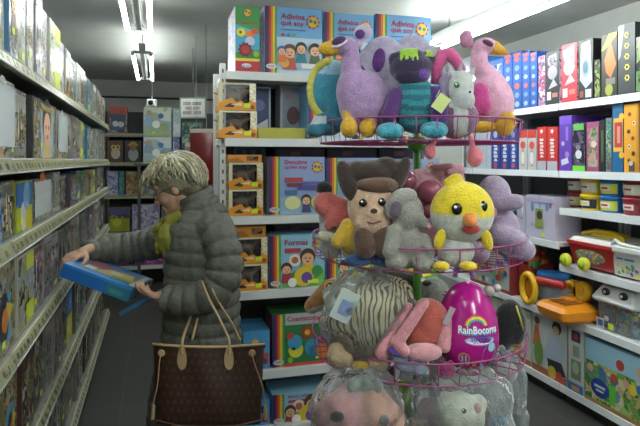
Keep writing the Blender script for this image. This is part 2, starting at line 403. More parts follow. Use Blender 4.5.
ROWS = [
 [(-24, 'white'), (-12, 'lilac'), (0, 'silver'), (10, 'grey'), (17, 'white'), (26, 'cartoon'), (34, 'white'), (41, 'white'), (48, 'lilac'), (54, 'lilac'), (64, 'lime'), (70, 'white'), (75, 'orange'), (82, 'navy'), (90, 'white'), (96, 'blue'), (99, 'white'), (102, 'grey'), (104.5, 'orange'), (107, 'grey')],
 [(-24, 'grey'), (-1, 'dark'), (24, 'silver'), (37, 'grey'), (60, 'girl'), (70, 'silver'), (76, 'grey'), (82, 'rosy'), (87, 'lime'), (90, 'grey'), (94, 'blue'), (98, 'orange'), (101, 'white'), (104, 'grey'), (107, 'rosy')],
 [(-22, 'plum'), (12, 'blue'), (25, 'dark'), (41, 'bird'), (58, 'ball'), (66, 'grey'), (73, 'plum'), (80, 'plum'), (84.5, 'blue'), (88, 'green'), (92, 'rosy'), (96, 'tan'), (99, 'lime'), (102, 'grey'), (105, 'orange'), (107, 'plum')],
 [(-22, 'orange'), (-1, 'grey'), (24, 'tan'), (40, 'lime'), (50, 'rosy'), (58, 'lilac'), (64, 'white'), (71, 'grey'), (76, 'rosy'), (81, 'orange'), (85, 'white'), (89, 'grey'), (93, 'teal'), (97, 'rosy'), (100, 'white'), (103, 'grey'), (107, 'dark')],
 [(-22, 'dark'), (0, 'red'), (14, 'dark'), (28, 'tan'), (40, 'red'), (50, 'dark'), (58, 'grey'), (66, 'rosy'), (72, 'dark'), (78, 'bird'), (83, 'grey'), (87, 'dark'), (91, 'teal'), (95, 'red'), (99, 'grey'), (103, 'dark'), (107, 'rosy')],
 [(35, 'dark'), (45, 'plum'), (54, 'rosy'), (62, 'teal'), (68, 'grey'), (74, 'dark'), (79, 'orange'), (84, 'grey'), (88, 'teal'), (92, 'dark'), (96, 'plum'), (100, 'grey'), (103, 'tan'), (107, 'dark')],
]
RN = ['top', 'second', 'third', 'fourth', 'fifth', 'bottom']
ORD = ['first', 'second', 'third', 'fourth', 'fifth', 'sixth', 'seventh', 'eighth', 'ninth', 'tenth', 'eleventh', 'twelfth', 'thirteenth', 'fourteenth', 'fifteenth', 'sixteenth', 'seventeenth', 'eighteenth', 'nineteenth', 'twentieth', 'twenty-first']
def yl(u): return (249.0/(155-u)+.116)/.961
rnd = random.Random(7)
TOPH = {0: [.33, .28, .27, .42, .36, .46, .40, .38, .34, .31, .30, .27, .26, .26, .27, .25, .25, .24, .24, .23]}
for r, row in enumerate(ROWS):
    z0 = SHZ[r]+.001; clearz = (SHZ[r-1]-.05-SHZ[r]) if r else .4
    edges = [yl(u) for u, _ in row]; ystart = edges[0]-.24
    for i, (u, k) in enumerate(row):
        ya = ystart if i == 0 else edges[i-1]; yb = edges[i]; wd = yb-ya-.008
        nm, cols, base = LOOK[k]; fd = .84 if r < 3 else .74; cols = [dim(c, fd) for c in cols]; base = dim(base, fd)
        h = TOPH[0][i] if r == 0 else clearz*rnd.uniform(.86, .975)
        if r == 0: h = min(h, CEIL-.12-z0, .52); 
        if r == 0 and i > 1: h = min(h, .50)
        d = rnd.uniform(.24, .34); xf = -.436-rnd.uniform(0, .022)
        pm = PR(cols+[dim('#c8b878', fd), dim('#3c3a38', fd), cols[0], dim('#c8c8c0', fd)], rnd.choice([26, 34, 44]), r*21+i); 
        def deco(fc, k=k, cols=cols, pm=pm, base=base, r=r, i=i):
            f = fc['front']; q = random.Random(r*100+i)
            f.rect(.04, .03, .96, .97, pm)
            if k == 'silver':
                f.rect(.1, .2, .9, .92, M('#8b8e90')); f.disc(.5, .58, .3, M('#d9dcda', 'plastic'), .42); f.rect(.08, .03, .5, .17, M('#b08d6c')); f.rect(.86, .1, .93, .25, M('#c7d63a'))
            elif k == 'girl':
                f.rect(.3, .05, .85, .95, M('#8fa3b5')); f.kid(.56, .56, .17, '#c9b070', '#2c2430'); f.rect(.3, .84, .85, .92, M('#a08a3c'))
            elif k == 'cartoon':
                f.rect(.1, .5, .9, .95, M('#5b93ba')); f.kid(.5, .42, .3, '#6a4a3a', '#7c4630'); f.rect(.1, .86, .9, .92, M('#8a3b3b'))
            elif k == 'bird':
                f.rect(.04, .03, .96, .48, M('#a3ad22')); f.rect(.04, .5, .96, .97, M('#2b5f9c')); f.disc(.45, .3, .2, M('#c4c4b2')); f.disc(.75, .2, .2, M('#b9ae18')); f.disc(.6, .7, .2, M('#6f93b8'))
            elif k == 'ball':
                f.rect(.1, .05, .9, .95, M('#5b5b52')); f.disc(.5, .74, .2, M('#b8652f', 'plastic')); f.poly([(.2, .06), (.85, .06), (.6, .6), (.3, .62)], PR(['#8f9a7c', '#b0b09c', '#6f7d5c'], 40, 3))
            elif k == 'blue' :
                f.rect(.12, .1, .8, .95, PR(['#c4c9c9', '#8a6d58', '#5c86a8', '#4f9a4c'], 20, i)); f.rect(.35, .12, .7, .3, M('#8bb13c'))
            elif k == 'tan' and i < 5:
                f.rect(.22, .1, .78, .62, M('#4f87a8')); f.disc(.5, .38, .2, M('#2d3038'), .26); f.poly([(.55, .2), (.85, .45), (.6, .55)], M('#b4a436')); f.disc(.52, .36, .12, M('#b8702f'))
            elif k == 'lime':
                f.rect(.5, .05, .98, .3, M('#b8c63a')); f.rect(.5, .75, .98, .97, M('#b8c63a'))
            else:
                a = q.uniform(.08, .3); f.rect(.08, .97-a, .92, .94, M(cols[q.randrange(len(cols))]))
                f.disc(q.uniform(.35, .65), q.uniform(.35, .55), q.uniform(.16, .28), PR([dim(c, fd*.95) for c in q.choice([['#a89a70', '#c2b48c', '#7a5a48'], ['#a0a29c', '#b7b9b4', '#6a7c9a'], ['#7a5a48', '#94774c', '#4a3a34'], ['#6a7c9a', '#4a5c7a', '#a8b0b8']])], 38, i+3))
                f.rect(.1, .06, q.uniform(.4, .9), .16, M(cols[q.randrange(len(cols))]))
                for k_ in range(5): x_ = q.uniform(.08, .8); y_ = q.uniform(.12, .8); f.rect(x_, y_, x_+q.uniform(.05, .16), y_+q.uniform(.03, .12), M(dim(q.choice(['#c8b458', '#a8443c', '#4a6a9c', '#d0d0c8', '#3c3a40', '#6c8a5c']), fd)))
                if q.random() < .5: f.rect(.3, .3, .34, .8, M('#d0d2cc'))
        st = (rnd.uniform(-.3, .3), rnd.uniform(.1, .25), rnd.choice(['#d4e23c', '#c9d94a', '#e0d63a'])) if rnd.random() < .5 and wd > .08 else None
        lab = nm+', '+ORD[i]+' from near end, left '+RN[r]+' shelf'
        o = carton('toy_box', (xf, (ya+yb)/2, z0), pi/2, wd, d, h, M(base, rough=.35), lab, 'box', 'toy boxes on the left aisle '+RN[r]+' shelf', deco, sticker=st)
        if k in ('silver', 'ball'):
            b = MB(); b.box((0, -.006, h*.55), (wd*.86, .004, h*.78), clear(alpha=.12)); b.build('window', o)

# ------------------------------------------------------------------ back shelving
BY = 7.08
t = empty('back_shelving', (.16, BY, 0), 0, 'grey shelving unit against the back wall with thin pale shelves', 'shelving')
b = MB(); b.box((0, .42, 1.05), (1.5, .02, 2.1), M('#3d3f3f', 'paint')); b.build('back_panel', t)
for x in (-.72, 0, .74): b = MB(); b.box((x, .39, 1.05), (.03, .03, 2.1), STEEL); b.build('upright', t)
BZ = [1.815, 1.475, 1.09, .645, .25]
for z in BZ:
    b = MB(); b.box((0, .2, z-.012), (1.5, .4, .024), STEEL); b.box((0, -.008, z-.022), (1.5, .012, .045), RAIL if z > 1 else STEELW); b.build('shelf_board', t)
def bx(u0, u1, v0, z, look, cols, lab, deco=None, Y=BY+.02, sc=26):
    D = Y*.961; D = Y*CT+.02
    a = W(u0, 160, D); c = W(u1, 160, D)
    h = EYE+(HV-v0)*(D+.05)/F-z; wd = (c.x-a.x)*.97
    def dd(fc):
        f = fc['front']; f.rect(.03, .03, .97, .97, PR(cols, sc, int(u0)))
        if deco: deco(f)
    carton('toy_box', ((a.x+c.x)/2, Y, z+.001), 0, wd, .22, h, M(look), lab, 'box', 'boxes on the back shelving', dd)
def roundtop(f): f.rect(.05, .7, .95, .98, M('#a8442c')); f.rect(.1, .1, .9, .7, M('#3a4f70')); f.disc(.35, .35, .17, M('#d0d2d4')); f.disc(.65, .33, .17, M('#c6c9cc'))
def owl(f): f.rect(.03, .03, .97, .97, M('#54382c')); f.disc(.5, .4, .3, M('#b9a89a'), .4); f.disc(.36, .68, .17, M('#d0b05a')); f.disc(.64, .68, .17, M('#d0b05a')); f.disc(.36, .68, .08, M('#26201c')); f.disc(.64, .68, .08, M('#26201c'))
def owl2(f): f.rect(.03, .03, .97, .97, M('#33302e')); f.disc(.5, .35, .3, M('#a8a8b2'), .4); f.poly([(.15, .75), (.85, .75), (.6, .95), (.4, .95)], M('#b28d34')); f.disc(.5, .66, .2, M('#8d6a3c'))
bx(110, 128, 108, BZ[0], '#a8442c', ['#3a4f70', '#9a9ca0'], 'red topped toy box with two white figures, back wall top shelf', roundtop)
bx(109, 124, 141, BZ[1], '#54382c', ['#54382c', '#6a4a3a'], 'brown box with big eyed owl picture on back wall shelf', owl)
bx(125, 142, 141, BZ[1], '#33302e', ['#33302e', '#4a4440'], 'dark box with grey figure in gold hat on back wall shelf', owl2)
bx(108, 119, 171, BZ[2], '#8a8ba4', ['#8a8ba4', '#a4a4b4', '#5d6890'], 'lavender box, leftmost on the third back wall shelf')
bx(119.5, 125, 171, BZ[2], '#3c6d9a', ['#3c6d9a', '#4d8a5c'], 'slim blue green box between lavender and orange boxes at back')
bx(126, 143, 171, BZ[2], '#9a6f4c', ['#9a6f4c', '#8a4f3c', '#b09a6c', '#6d8a5c'], 'orange brown box on the third back wall shelf')
bx(144, 160, 171, BZ[2], '#777a6c', ['#777a6c', '#9a9a8c', '#5a6a7c'], 'grey green box beside the orange brown box at back')
bx(161, 180, 172, BZ[2], '#6a5a6c', ['#6a5a6c', '#8a8a9a', '#8c6a5c'], 'mauve box on third back wall shelf, behind customer')
bx(181, 200, 172, BZ[2], '#5a6a6c', ['#5a6a6c', '#9a8a6a'], 'slate box on third back wall shelf, behind customer')
def yel(f): f.rect(.05, .05, .95, .55, M('#8a8c22')); f.disc(.4, .4, .2, M('#a8a82c')); f.rect(.05, .7, .95, .95, M('#4a4a70'))
bx(109, 131, 206, BZ[3], '#55504a', ['#55504a', '#8a8c22', '#44446a'], 'purple box with yellow green picture on fourth back wall shelf', yel)
bx(132, 160, 204, BZ[3], '#8a8aa0', ['#8a8aa0', '#a6a4b2', '#6a6a86', '#9a9aa8'], 'lilac grey box on the fourth back wall shelf')
bx(161, 190, 206, BZ[3], '#666a70', ['#666a70', '#8a8a90', '#505a6c'], 'grey box on the fourth back wall shelf behind customer')
bx(112, 134, 246, BZ[4], '#4a3c50', ['#4a3c50', '#6c3c5a'], 'dark plum box on the lowest back wall shelf')
bx(135, 168, 249, BZ[4], '#8a3f72', ['#8a3f72', '#a65f8e', '#5f3a66'], 'magenta box on the lowest back wall shelf')
def pal(f): f.disc(.2, .78, .1, M('#a08a70')); f.disc(.62, .68, .1, M('#2f66a0')); f.disc(.45, .4, .14, M('#d0d4cc')); f.disc(.75, .3, .14, M('#8a9a4c')); f.rect(.06, .03, .94, .1, M('#93a05c'))
YC = 6.75
t = empty('display_table', (.12, YC+.12, 0), 0, 'low dark table under the tall stack of pale green boxes', 'table')
b = MB(); b.box((.12, 0, 1.45), (.95, .24, .02), M('#55585a', 'metal')); b.build('table_top', t)
for sx in (-.3, .54):
    for sy in (-.09, .09): b = MB(); b.box((sx, sy, .72), (.03, .03, 1.44), M('#55585a', 'metal')); b.build('leg', t)
def bxz(u0, u1, v0, v1, look, cols, lab, deco):
    D = YC*CT+.03; z = EYE+(HV-v1)*D/F; bx(u0, u1, v0, max(z, 1.461), look, cols, lab, deco, Y=YC, sc=12)
bxz(143, 172, 137, 166, '#9aa8ac', ['#9aa8ac', '#b4bcbc', '#7c94a4', '#a4a88c'], 'pale blue picture box, lower of the stack near the back', pal)
z1 = EYE+(HV-137)*(YC*CT+.08)/F
D = YC*CT+.03
bx(143, 172, 107, z1+.002, '#8fa083', ['#8fa083', '#b6bcac', '#7a9ab0', '#a3a878'], 'pale green picture box, upper of the stack near the back', pal, Y=YC, sc=12)
bx(172.7, 180, 137, 1.461, '#5a5f86', ['#5a5f86', '#9a9ab0', '#3c4470'], 'slim indigo box, right of the pale blue box near the back', None, Y=YC)
bx(172.7, 181, 109, z1+.002, '#93a8ac', ['#93a8ac', '#b4bcb6'], 'slim pale box, right of the pale green box near the back', None, Y=YC)
bx(181.5, 204, 122, 1.461, '#3f5a48', ['#3f5a48', '#6c7f6a', '#2f4a50', '#8a9a8a'], 'dark green box under the hanging sign near the back', None, Y=YC)

# hanging sign and camera
P1 = W(193, 108, 5.2)
t = empty('hanging_sign', P1, -YAW, 'small white framed sign with three lines hanging from ceiling', 'sign')
b = MB(); b.box((0, 0, 0), (.24, .008, .19), M('#8f928e', 'metal')); b.build('frame', t)
b = MB(); b.box((0, -.006, 0), (.215, .006, .165), M('#c9cac6')); f = Face(b, (-.107, -.0092, -.082), (1, 0, 0), (0, 0, 1), (0, -1, 0), .215, .165)
for y, c, ws in ((.66, '#4a4c58', (.1, .42, .5, .9)), (.4, '#8a4a50', (.2, .48, .54, .8)), (.14, '#4c5a4e', (.1, .5, .56, .9))):
    for a, d in ((ws[0], ws[1]), (ws[2], ws[3])):
        x = a
        while x < d-.03: f.rect(x, y, x+.035, y+.16, M(c)); f.rect(x+.01, y+.05, x+.025, y+.09, M('#c9cac6')); x += .055
b.build('sign_face', t)
b = MB(); b.tube([(0, 0, .095), (0, 0, CEIL-P1.z)], .003, M('#77797a', 'metal'), 6); b.build('hanger', t)
P1 = W(152, 103, 5.6)
t = empty('security_camera', P1, -YAW, 'small white security camera with black lens under ceiling', 'camera')
b = MB(); b.rbox((0, 0, 0), (.09, .07, .07), .015, M('#c9ccca', 'plastic')); b.build('body', t)
b = MB(); b.lathe([(.024, 0), (.024, .012), (.018, .014)], M('#101114', 'shiny'), (0, -.034, 0), R=Matrix.Rotation(pi/2, 3, 'X')); b.build('lens', t)
b = MB(); b.tube([(0, 0, .03), (0, 0, CEIL-P1.z)], .008, M('#8a8c8c', 'metal'), 8); b.build('bracket', t)
# red bags hanging beside the gondola
for i, (u, D, c) in enumerate(((196, 4.7, '#8c8a90'), (206, 4.3, '#70181e'))):
    P1 = W(u, 158 if i else 165, D)
    b = MB(); vs = []; n = 8
    hh = .2*(1.0 if i else .8); ww = .12 if i else .09
    for s in (-1, 1):
        for j in range(n+1):
            for k in range(n+1):
                x = (k/n-.5)*2*ww; z = (j/n-.5)*2*hh
                y = s*.03*sin(pi*k/n)*sin(pi*min(1, max(0, j/n)))+.006*noise.noise(Vector((x*30, z*30, i)))
                vs.append((x, y, z))
    fs = []
    for s in (0, 1):
        o = s*(n+1)**2
        for j in range(n):
            for k in range(n):
                q = (o+j*(n+1)+k, o+j*(n+1)+k+1, o+(j+1)*(n+1)+k+1, o+(j+1)*(n+1)+k); fs.append(q if s == 0 else q[::-1])
    b.add(vs, fs, M(c, 'plastic', .25), True)
    t = empty('hanging_bag', P1, -YAW, ['silvery grey costume bag hanging behind the red one', 'glossy red costume bag hanging beside the dinosaur boxes'][i], 'bag'); b.build('bag_body', t)
    b = MB(); b.box((0, 0, hh+.005), (ww*2, .012, .03), M('#c8b8b0')); f = Face(b, (-ww*.9, -.04, -.0), (1, 0, 0), (0, 0, 1), (0, -1, 0), ww*1.8, .1); b.build('header_card', t)
    b = MB(); b.tube([(0, 0, hh+.01), (0, .02, hh+.05), (0, .0, CEIL-P1.z)], .002, M('#77797a', 'metal'), 6); b.build('hook', t)

# ------------------------------------------------------------------ middle shelving (gondola)
GY = 2.95; GX0, GX1 = .325, 1.50
GSH = [1.955, 1.612, 1.21, .822, .405, .11]
t = empty('shelving_unit', ((GX0+GX1)/2, GY, 0), 0, 'white metal shelving unit in the middle, facing the camera', 'shelving')
gw = GX1-GX0; pm = M('#cfd2d3', 'paint', .35)
for s in (-1, 1):
    b = MB(); b.box((s*(gw/2-.015)-(.006 if s < 0 else -.006), .03, 1.0), (.03, .03, 2.0), pm); 
    for k in range(36): b.box((s*(gw/2-.015)-(.006 if s < 0 else -.006), .0145, .14+k*.052), (.008, .002, .02), M('#3a3c3e'))
    b.build('upright', t)
    b = MB(); b.box((s*(gw/2-.015), .42, 1.0), (.03, .03, 2.0), pm); b.build('upright', t)
b = MB(); b.box((0, .44, 1.0), (gw-.06, .012, 1.95), M('#3f4345', 'paint')); b.build('back_panel', t)
for z in GSH:
    b = MB(); b.box((0, .2, z-.014), (gw-.03, .46, .026), pm); b.box((0, -.028, z-.021), (gw-.03, .01, .042), pm); b.build('shelf_board', t)

def gx(u, Y=GY):
    k = (u-320)/F; return (k*CT*Y+ST*Y)/(CT-k*ST)
def gz(v, x, Y=GY): return EYE+(HV-v)*(x*ST+Y*CT)/F
def rainbow(f, a, b_):
    cs = ['#22305e', '#5c2450', '#a8323a', '#d0742c', '#e0c43a', '#4d9a4c']
    for i, c in enumerate(cs): f.rect(a+(b_-a)*i/6, 0, a+(b_-a)*(i+1)/6, 1, M(c))
def rosette(f, x, y, r):
    f.star(x, y, r, M('#b8302e'), 9, .75); f.disc(x, y, r*.72, M('#d9b23c')); f.disc(x-.3*r, y+.1*r, r*.25, M('#3a6fa8')); f.disc(x+.3*r, y, r*.25, M('#3f8a4c'))
def logo(f, x, y, w_):
    f.disc(x, y, w_, M('#c8c6c4'), w_*.5); f.text('PLAY', x-w_*.6, y-.015, w_*1.2, M('#35457e'))
def gondola_box(name, u0, u1, v0, z, base, lab, deco, depth=.2, Y=None, side=None, sticker=None, grp='educational game boxes on the middle shelving', cat='box', rz=0):
    Y = Y or GY+.005; x0 = gx(u0, Y); x1 = gx(u1, Y); h = gz(v0, (x0+x1)/2, Y)-z
    return carton(name, ((x0+x1)/2, Y, z+.001), rz, x1-x0-.004, depth, h, base, lab, cat, grp, deco, side, sticker)
def adivina(v):
    def d(fc):
        f = fc['front']; f.rect(0, 0, 1, 1, M('#6fa6d6')); f.rect(0, 0, 1, .55, M('#b7cde2')); rainbow(f, 0, .2)
        f.text('Adivina', .27, .82, .42, M('#a82c44')); f.text('qu\u00e9 soy', .27, .7, .40, M('#a82c44')); f.rect(.27, .655, .7, .67, M('#4a5f8c'))
        rosette(f, .83, .8, .13)
        for i, c in enumerate(('#c44', '#48a', '#5a5')): f.disc(.3+.1*i, .58, .03, M({'#c44': '#c84444', '#48a': '#4488aa', '#5a5': '#55aa55'}[c]))
        f.kid(.42, .32, .11, '#b8503c', '#5a3a28'); f.kid(.62, .38, .09, '#2f7a8c', '#22243a'); f.kid(.86, .36, .1, '#4a5a46', '#2a2430'); f.disc(.33, .16, .08, M('#d8a04c')); f.kid(.28, .33, .07, '#d0702c', '#3a56a0')
        f.rect(.62, .08, .9, .16, M('#e0e0e0')); logo(f, .1, .1, .09)
    return d
def cuenta(fc):
    f = fc['front']; f.rect(0, 0, 1, 1, M('#2f7a46')); f.rect(.22, .78, 1, 1, M('#b8bcc4')); rainbow(f, 0, .2)
    f.text('Cuentacolor', .25, .85, .6, M('#a82c44')); f.star(.6, .62, .15, M('#a33a2c'), 8, .5); f.star(.6, .62, .06, M('#e0b03a'))
    f.disc(.4, .3, .13, M('#d8cc3a')); f.disc(.7, .33, .15, M('#3f8fb0')); f.disc(.72, .25, .1, M('#2f6f98')); f.disc(.88, .24, .13, M('#d0743a')); f.disc(.38, .45, .13, M('#3f9ac0')); f.disc(.3, .58, .06, M('#c84444')); f.disc(.85, .5, .08, M('#8a3f6c')); f.disc(.3, .12, .05, M('#7ab83a')); f.disc(.36, .33, .03, M('#20303a')); f.rect(.2, .0, 1, .06, M('#c4423a'))
    rosette(f, .88, .84, .1); logo(f, .1, .1, .09)
def formas(title, u2=None):
    def d(fc):
        f = fc['front']; f.rect(0, 0, 1, 1, M('#8fc4e0')); f.poly([(.22, 0), (1, 0), (1, .3), (.6, .38), (.22, .2)], M('#6fae5a')); rainbow(f, 0, .2)
        f.text(title, .27, .8, .42, M('#a82c44')); f.rect(.27, .66, .56, .75, M('#b8404a')); rosette(f, .85, .82, .1)
        f.disc(.45, .52, .11, M('#e8dcd0')); f.disc(.45, .52, .06, M('#b86a5a')); f.kid(.3, .35, .09, '#a8384a', '#5a2c22'); f.kid(.68, .55, .13, '#e0b83a', '#5a3a28')
        f.disc(.6, .2, .17, M('#e0c43a')); f.disc(.66, .18, .1, M('#6a4fa0')); f.disc(.85, .3, .1, M('#3f8f52')); f.disc(.4, .1, .08, M('#e8e4dc')); f.rect(.68, .07, .84, .13, M('#d4e23c')); logo(f, .1, .1, .09)
    return d
def descubre(fc):
    f = fc['front']; f.rect(0, 0, 1, 1, M('#8a9cc8')); f.rect(.22, 0, 1, .3, M('#8fb0c8')); rainbow(f, 0, .2)
    f.text('Descubre', .28, .875, .4, M('#a82c44'), .075); f.text('qui\u00e9n soy', .28, .775, .4, M('#a82c44'), .075); rosette(f, .86, .82, .11)
    f.rect(.28, .56, .6, .64, M('#a8404a')); f.rect(.32, .48, .6, .54, M('#7a3040')); f.rect(.5, .42, .92, .5, M('#4a4a90')); f.rect(.58, .52, .9, .57, M('#5a5aa0'))
    f.rect(.28, .34, .5, .42, M('#3f6f9a')); f.disc(.42, .2, .14, M('#d4d49a'), .12); f.kid(.66, .24, .08, '#4a3f70', '#3a2a22'); f.disc(.84, .2, .1, M('#b8c83a')); logo(f, .1, .09, .09)
# top shelf
def cu(fc):
    f = fc['front']; f.rect(0, 0, 1, 1, M('#3f8f4c')); f.poly([(0, .3), (1, .35), (1, .6), (0, .72)], M('#4aa6c8')); f.rect(0, 0, 1, .19, M('#a82838')); f.rect(0, .17, 1, .21, M('#e0c43a'))
    rosette(f, .5, .9, .2); f.text('Cuentacolor', .08, .73, .84, M('#a82c44')); f.disc(.22, .6, .18, M('#d8cc3a')); f.disc(.6, .58, .2, M('#d87a3a'), .15); f.disc(.8, .62, .16, M('#c8503a'), .12); f.disc(.2, .6, .05, M('#202830')); f.disc(.6, .47, .2, M('#b8c0d8'))
    f.star(.4, .34, .32, M('#7c2430'), 10, .78); f.disc(.4, .34, .18, M('#a83a3a')); f.disc(.85, .28, .12, M('#8cb83a')); f.disc(.45, .1, .2, M('#d0d0d4'), .09); f.text('PLAY', .3, .07, .3, M('#35457e'))
WHITEP = PR(['#c8cad2', '#b8c0dc', '#d4d4d8', '#8fa8c8', '#c8a0a8'], 30, 2)
gondola_box('game_box', 235, 260, 6.5, GSH[0], M('#3f8f4c'), 'tall green game box, leftmost on the middle unit top shelf', cu, .3, side=WHITEP)
gondola_box('game_box', 264.5, 322.5, 8, GSH[0], M('#6fa6d6'), 'light blue game box beside the tall green box, top shelf', adivina(0), side=WHITEP)
gondola_box('game_box', 323.5, 374, 14, GSH[0], M('#6fa6d6'), 'light blue game box behind the ostrich plush head, top shelf', adivina(0))
gondola_box('game_box', 375, 431, 16, GSH[0], M('#6fa6d6'), 'light blue game box at the right end, top shelf', adivina(0))
# second shelf
def bw(fc):
    f = fc['front']; f.rect(0, 0, 1, 1, M('#a8b0c0')); f.rect(.08, .06, .92, .97, M('#2c3c74')); f.poly([(.12, .1), (.88, .1), (.88, .4), (.12, .2)], M('#c0c4cc')); f.disc(.5, .65, .25, M('#5a6aa8')); f.disc(.82, .18, .06, M('#8a2c3c'))
gondola_box('puzzle_box', 247, 271, 87, GSH[1], M('#a8b0c0'), 'navy and white puzzle box beside the upper dinosaur boxes', bw, .15, Y=GY+.2)
def bw2(fc):
    f = fc['front']; f.rect(0, 0, 1, 1, M('#b4bac4')); f.rect(.08, .06, .92, .97, M('#8c96a8')); f.disc(.5, .45, .25, M('#5a3540'), .35); f.disc(.3, .8, .1, M('#b0787c')); f.disc(.3, .15, .1, M('#7c3440'))
gondola_box('puzzle_box', 280, 306, 86, GSH[1], M('#a8b0c0'), 'grey blue puzzle box with maroon figure on second shelf', bw2, .15, Y=GY+.2)
def yb(fc): fc['front'].rect(0, 0, 1, 1, M('#a8a43a'))
gondola_box('flat_box', 258, 306, 128, GSH[1], M('#a8a43a'), 'flat yellow green box lying before the puzzle boxes', yb, .14, Y=GY+.04)
gondola_box('game_box', 308, 352, 84, GSH[1], M('#6fa6d6'), 'light blue game box behind the teal frilled plush, second shelf', adivina(0))
gondola_box('game_box', 354, 398, 84, GSH[1], M('#6fa6d6'), 'light blue game box behind the ostrich plush body, second shelf', adivina(0))
gondola_box('game_box', 400, 446, 84, GSH[1], M('#6fa6d6'), 'light blue game box at right end of second shelf', adivina(0))
# third, fourth, fifth, sixth shelf
gondola_box('game_box', 268, 325, 157, GSH[2], M('#8a9cc8'), 'lilac blue guessing game box beside dinosaur boxes, third shelf', descubre, side=WHITEP)
gondola_box('game_box', 326, 382, 158, GSH[2], M('#8a9cc8'), 'lilac blue guessing game box behind brown eared puppy plush', descubre)
gondola_box('game_box', 383, 439, 159, GSH[2], M('#8a9cc8'), 'lilac blue guessing game box at right end, third shelf', descubre)
gondola_box('game_box', 269, 325, 235, GSH[3], M('#8fc4e0'), 'light blue shapes game box with yellow child, fourth shelf', formas('Formas'), sticker=(.33, .1, '#d4e23c'))
gondola_box('game_box', 326, 382, 236, GSH[3], M('#8fc4e0'), 'light blue shapes game box behind the basket, fourth shelf', formas('Formas'))
gondola_box('game_box', 383, 439, 237, GSH[3], M('#8fc4e0'), 'light blue shapes game box at right end, fourth shelf', formas('Formas'))
gondola_box('game_box', 272, 330, 313, GSH[4], M('#2f7a46'), 'dark green bead game box with red flower, fifth shelf', cuenta, sticker=(.3, .14, '#d4e23c'), side=M('#7c3040'))
gondola_box('game_box', 331, 388, 314, GSH[4], M('#2f7a46'), 'dark green bead game box behind the striped plush, fifth shelf', cuenta)
gondola_box('game_box', 389, 445, 315, GSH[4], M('#2f7a46'), 'dark green bead game box at right end, fifth shelf', cuenta)
gondola_box('game_box', 272, 330, 392, GSH[5], M('#8fc4e0'), 'yellow titled game box on the lowest shelf of middle unit', formas('Busca y adivina'))
def bl(fc):
    f = fc['front']; f.rect(0, 0, 1, 1, M('#4a94c8')); f.disc(.3, .35, .2, M('#c8d4dc')); f.disc(.7, .6, .14, M('#2c3850')); f.rect(.7, .1, .95, .4, M('#b8443c')); f.disc(.45, .7, .13, M('#d8b04c')); f.disc(.8, .2, .1, M('#30486c'))
gondola_box('craft_box', 243, 270, 331, GSH[4], M('#4a94c8'), 'bright blue craft box beside the handbag, fifth shelf', bl, .24, side=PR(['#4a94c8', '#8cc0dc', '#c8d4dc', '#2c5f98'], 18, 5), grp=None)
gondola_box('craft_box', 243, 270, 400, GSH[5], M('#4a94c8'), 'bright blue craft box on lowest shelf behind the handbag', bl, .24, grp=None)
for i, (u0, u1, v0, z, c, lab) in enumerate([(236, 266, 147, GSH[2], '#2c4f6c', 'slim dark teal box standing behind dinosaur boxes, third shelf'), (232, 262, 226, GSH[3], '#3c2c3a', 'slim dark plum box standing behind dinosaur boxes, fourth shelf')]):
    gondola_box('slim_box', u0, u1, v0, z, M(c), lab, lambda fc, c=c: [fc['front'].rect(.06+.16*k, .05, .16+.16*k, .95, M(['#23405c', '#4a6a8a'][k % 2])) for k in range(6)], .08, Y=GY+.24, grp=None)
for i, (u0, u1) in enumerate([(275, 325), (327, 377), (379, 429)]):
    for r_, z in ((2, GSH[2]), (3, GSH[3])):
        gondola_box('slim_box', u0, u1, 148 if r_ == 2 else 224, z, M('#3a3038'), ['slim dark brown box standing behind game box, '+q for q in ('left of middle unit', 'centre of middle unit', 'right of middle unit')][i]+(', third shelf' if r_ == 2 else ', fourth shelf'), lambda fc: [fc['front'].rect(.04, .82, .96, .97, M('#4a3a58')), fc['front'].rect(.3, .86, .5, .94, M('#8a5a5a'))], .1, Y=GY+.25, grp='slim dark boxes behind the game boxes')

